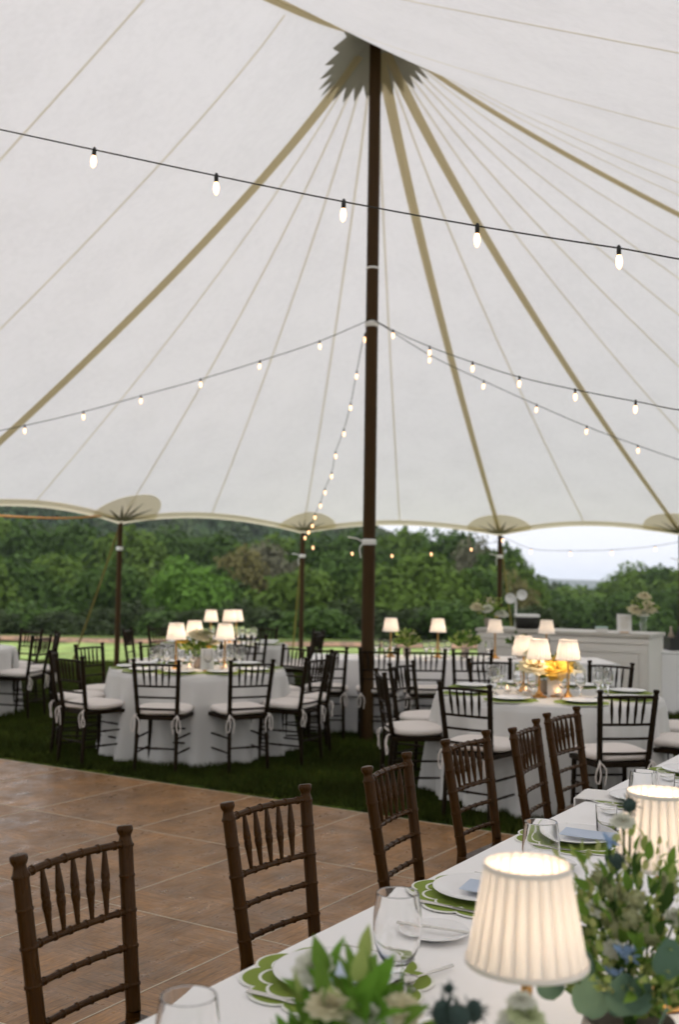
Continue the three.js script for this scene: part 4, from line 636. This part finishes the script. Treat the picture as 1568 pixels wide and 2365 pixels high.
{
  const gB = 'trees of the back row beyond the meadow', gF = 'trees of the front row beyond the meadow', gS = 'undergrowth along the meadow edge', gR = 'trees beyond the bar';
  const lb = 'tall dark green tree in the back row beyond the meadow', lf = 'mid green bushy tree in the front row beyond the meadow';
  [[-110, 1205], [-20, 1212], [80, 1225], [190, 1226], [300, 1240], [410, 1243], [520, 1252], [630, 1256], [740, 1252], [835, 1248], [925, 1243], [1010, 1250], [1070, 1246]].forEach(([x, y], i) => tree(x, y, 96 + (i * 7) % 9, 8.5 + (i * 5) % 3, i % 3 === 1 ? FOL.mid : FOL.dark, i % 3, lb + ', ' + ORD[i] + ' from the left', gB));
  tree(1100, 1242, 92, 5.5, FOL.grey, 3, 'thin greyish tree with see-through top standing above the rest against the sky', gB);
  tree(1160, 1278, 90, 6.5, FOL.dark, 1, 'dark tree whose crown touches the eave pole behind the bar', gB);
  tree(1205, 1312, 88, 5, FOL.mid, 2, 'lower tree where the back row ends against the open sky', gB);
  [[-60, 1290], [40, 1310], [150, 1300], [260, 1318], [350, 1330], [520, 1325], [700, 1330], [800, 1302], [905, 1325], [1085, 1330], [1140, 1335]].forEach(([x, y], i) => tree(x, y, 70 + (i * 11) % 8, 7.5 + (i * 3) % 3, i % 2 ? FOL.dark : FOL.mid, (i + 1) % 3, lf + ', ' + ORD[i] + ' from the left', gF));
  tree(432, 1312, 66, 6, FOL.bright, 2, 'bright green tree above the lamps of the left round table', gF);
  tree(560, 1285, 78, 6, FOL.olive, 1, 'olive brown tinged tree right of the bright green one', gF);
  tree(628, 1275, 80, 6.5, FOL.grey, 0, 'greyish olive tree left of the eave pole with bulbs', gF);
  tree(1000, 1296, 72, 8, FOL.mid, 0, 'broad rounded tree right of the centre pole', gF);
  tree(1190, 1345, 74, 4, FOL.olive, 2, 'brownish tree just right of the eave pole behind the bar', gF);
  for (let i = 0; i < 17; i++) tree(-90 + i * 82, 1398 + (i * 17) % 26, 54 + (i * 5) % 7, 5.5, i % 4 === 2 ? FOL.dark : FOL.shrub, i % 3, 'low dark shrub tree closing the meadow edge, ' + ORD[i] + ' from the left', gS);
  [[1235, 1352], [1290, 1366], [1345, 1370], [1400, 1368], [1440, 1345], [1478, 1316], [1540, 1320], [1610, 1316], [1690, 1310]].forEach(([x, y], i) => tree(x, y, 120 + (i * 7) % 12, 8 + i % 3, i % 3 ? FOL.mid : FOL.dark, i % 3, 'green tree in the lower wood beyond the bar, ' + ORD[i] + ' from the left', gR));
  [[1300, 1392], [1385, 1395], [1465, 1382], [1540, 1370], [1620, 1370]].forEach(([x, y], i) => tree(x, y, 92 + (i * 5) % 9, 8, FOL.dark, (i + 1) % 3, 'dark tree in front of the lower wood beyond the bar, ' + ORD[i] + ' from the left', gR));
}
{ // wooded hill behind
  const geo = crownGeo(9, 16, 420, 1, 0.9, 0.13), n = 4200, im = new THREE.InstancedMesh(geo, leafMat(0.05, 0.085, 0.035), n), m = new THREE.Matrix4(), c = new THREE.Color(); im.name = 'hillside_wood'; seed = 4242;
  let k = 0; while (k < n) { const D = rr(125, 430), x = rr(-1.05, 0.36) * D; const gy = groundY(x, D); const s = rr(5.5, 9); m.compose(V(x, gy - 1, -D), new THREE.Quaternion().setFromAxisAngle(UPV, rr(0, 6)), V(s, s * rr(0.9, 1.3), s)); im.setMatrixAt(k, m); const t = rr(0.75, 1.25); im.setColorAt(k, c.setRGB(t * rr(0.9, 1.25), t, t * rr(0.85, 1.1))); k++; }
  im.castShadow = im.receiveShadow = true; im.userData = { kind: 'stuff', label: 'wooded hillside rising behind the tree rows', category: 'wood' }; scene.add(im);
}
{ // lawn blades in the near grass
  const bl = []; seed = 31; for (let i = 0; i < 7; i++) { const a = rr(0, 6.28), h = rr(0.03, 0.06), x = rr(-0.03, 0.03), z = rr(-0.03, 0.03), g = new THREE.BufferGeometry(), w = 0.003; g.setAttribute('position', new THREE.Float32BufferAttribute([x - w * Math.cos(a), 0, z - w * Math.sin(a), x + w * Math.cos(a), 0, z + w * Math.sin(a), x + Math.sin(a) * 0.02, h, z - Math.cos(a) * 0.02], 3)); g.setAttribute('uv', new THREE.Float32BufferAttribute([0, 0, 1, 0, 0.5, 1], 2)); g.computeVertexNormals(); bl.push(g); }
  const geo = mergeGeometries(bl), pts = [], nrm = V(-TD.x, 0, -TD.z), edgeP = atY(1190, 1927, 0).add(V(TD.x, 0, TD.z).multiplyScalar(0.03));
  for (let i = 0; i < 90000; i++) { const D = 5.2 + 14.6 * Math.pow(rnd(), 1.4), x = rr(-0.36, 0.4) * D; if ((x - edgeP.x) * TD.x + (-D - edgeP.z) * TD.z < 0) { const s = (x - edgeP.x) * TP.x + (-D - edgeP.z) * TP.z; if (s < 2.62) continue; } pts.push([x, D]); }
  const im = new THREE.InstancedMesh(geo, leafMat(0.042, 0.062, 0.01, 0.25), pts.length), m = new THREE.Matrix4(), c = new THREE.Color(); im.name = 'lawn_grass';
  pts.forEach(([x, D], i) => { m.compose(V(x, 0, -D), new THREE.Quaternion().setFromAxisAngle(UPV, rr(0, 6)), V(1, rr(0.6, 1.2), 1).multiplyScalar(D > 12 ? 1.5 : 1)); im.setMatrixAt(i, m); const t = rr(0.7, 1.3) * (0.65 + 0.8 * N64(x * 1.7 + 40, D * 1.7)); im.setColorAt(i, c.setRGB(t * rr(0.9, 1.3), t, t)); });
  im.castShadow = im.receiveShadow = true; im.userData = { kind: 'stuff', label: 'short mown grass of the lawn under the tent', category: 'grass' }; scene.add(im);
}
scene.fog = new THREE.FogExp2(new THREE.Color(0.8, 0.88, 1.0), 0.00019);
renderer.render(scene, camera);
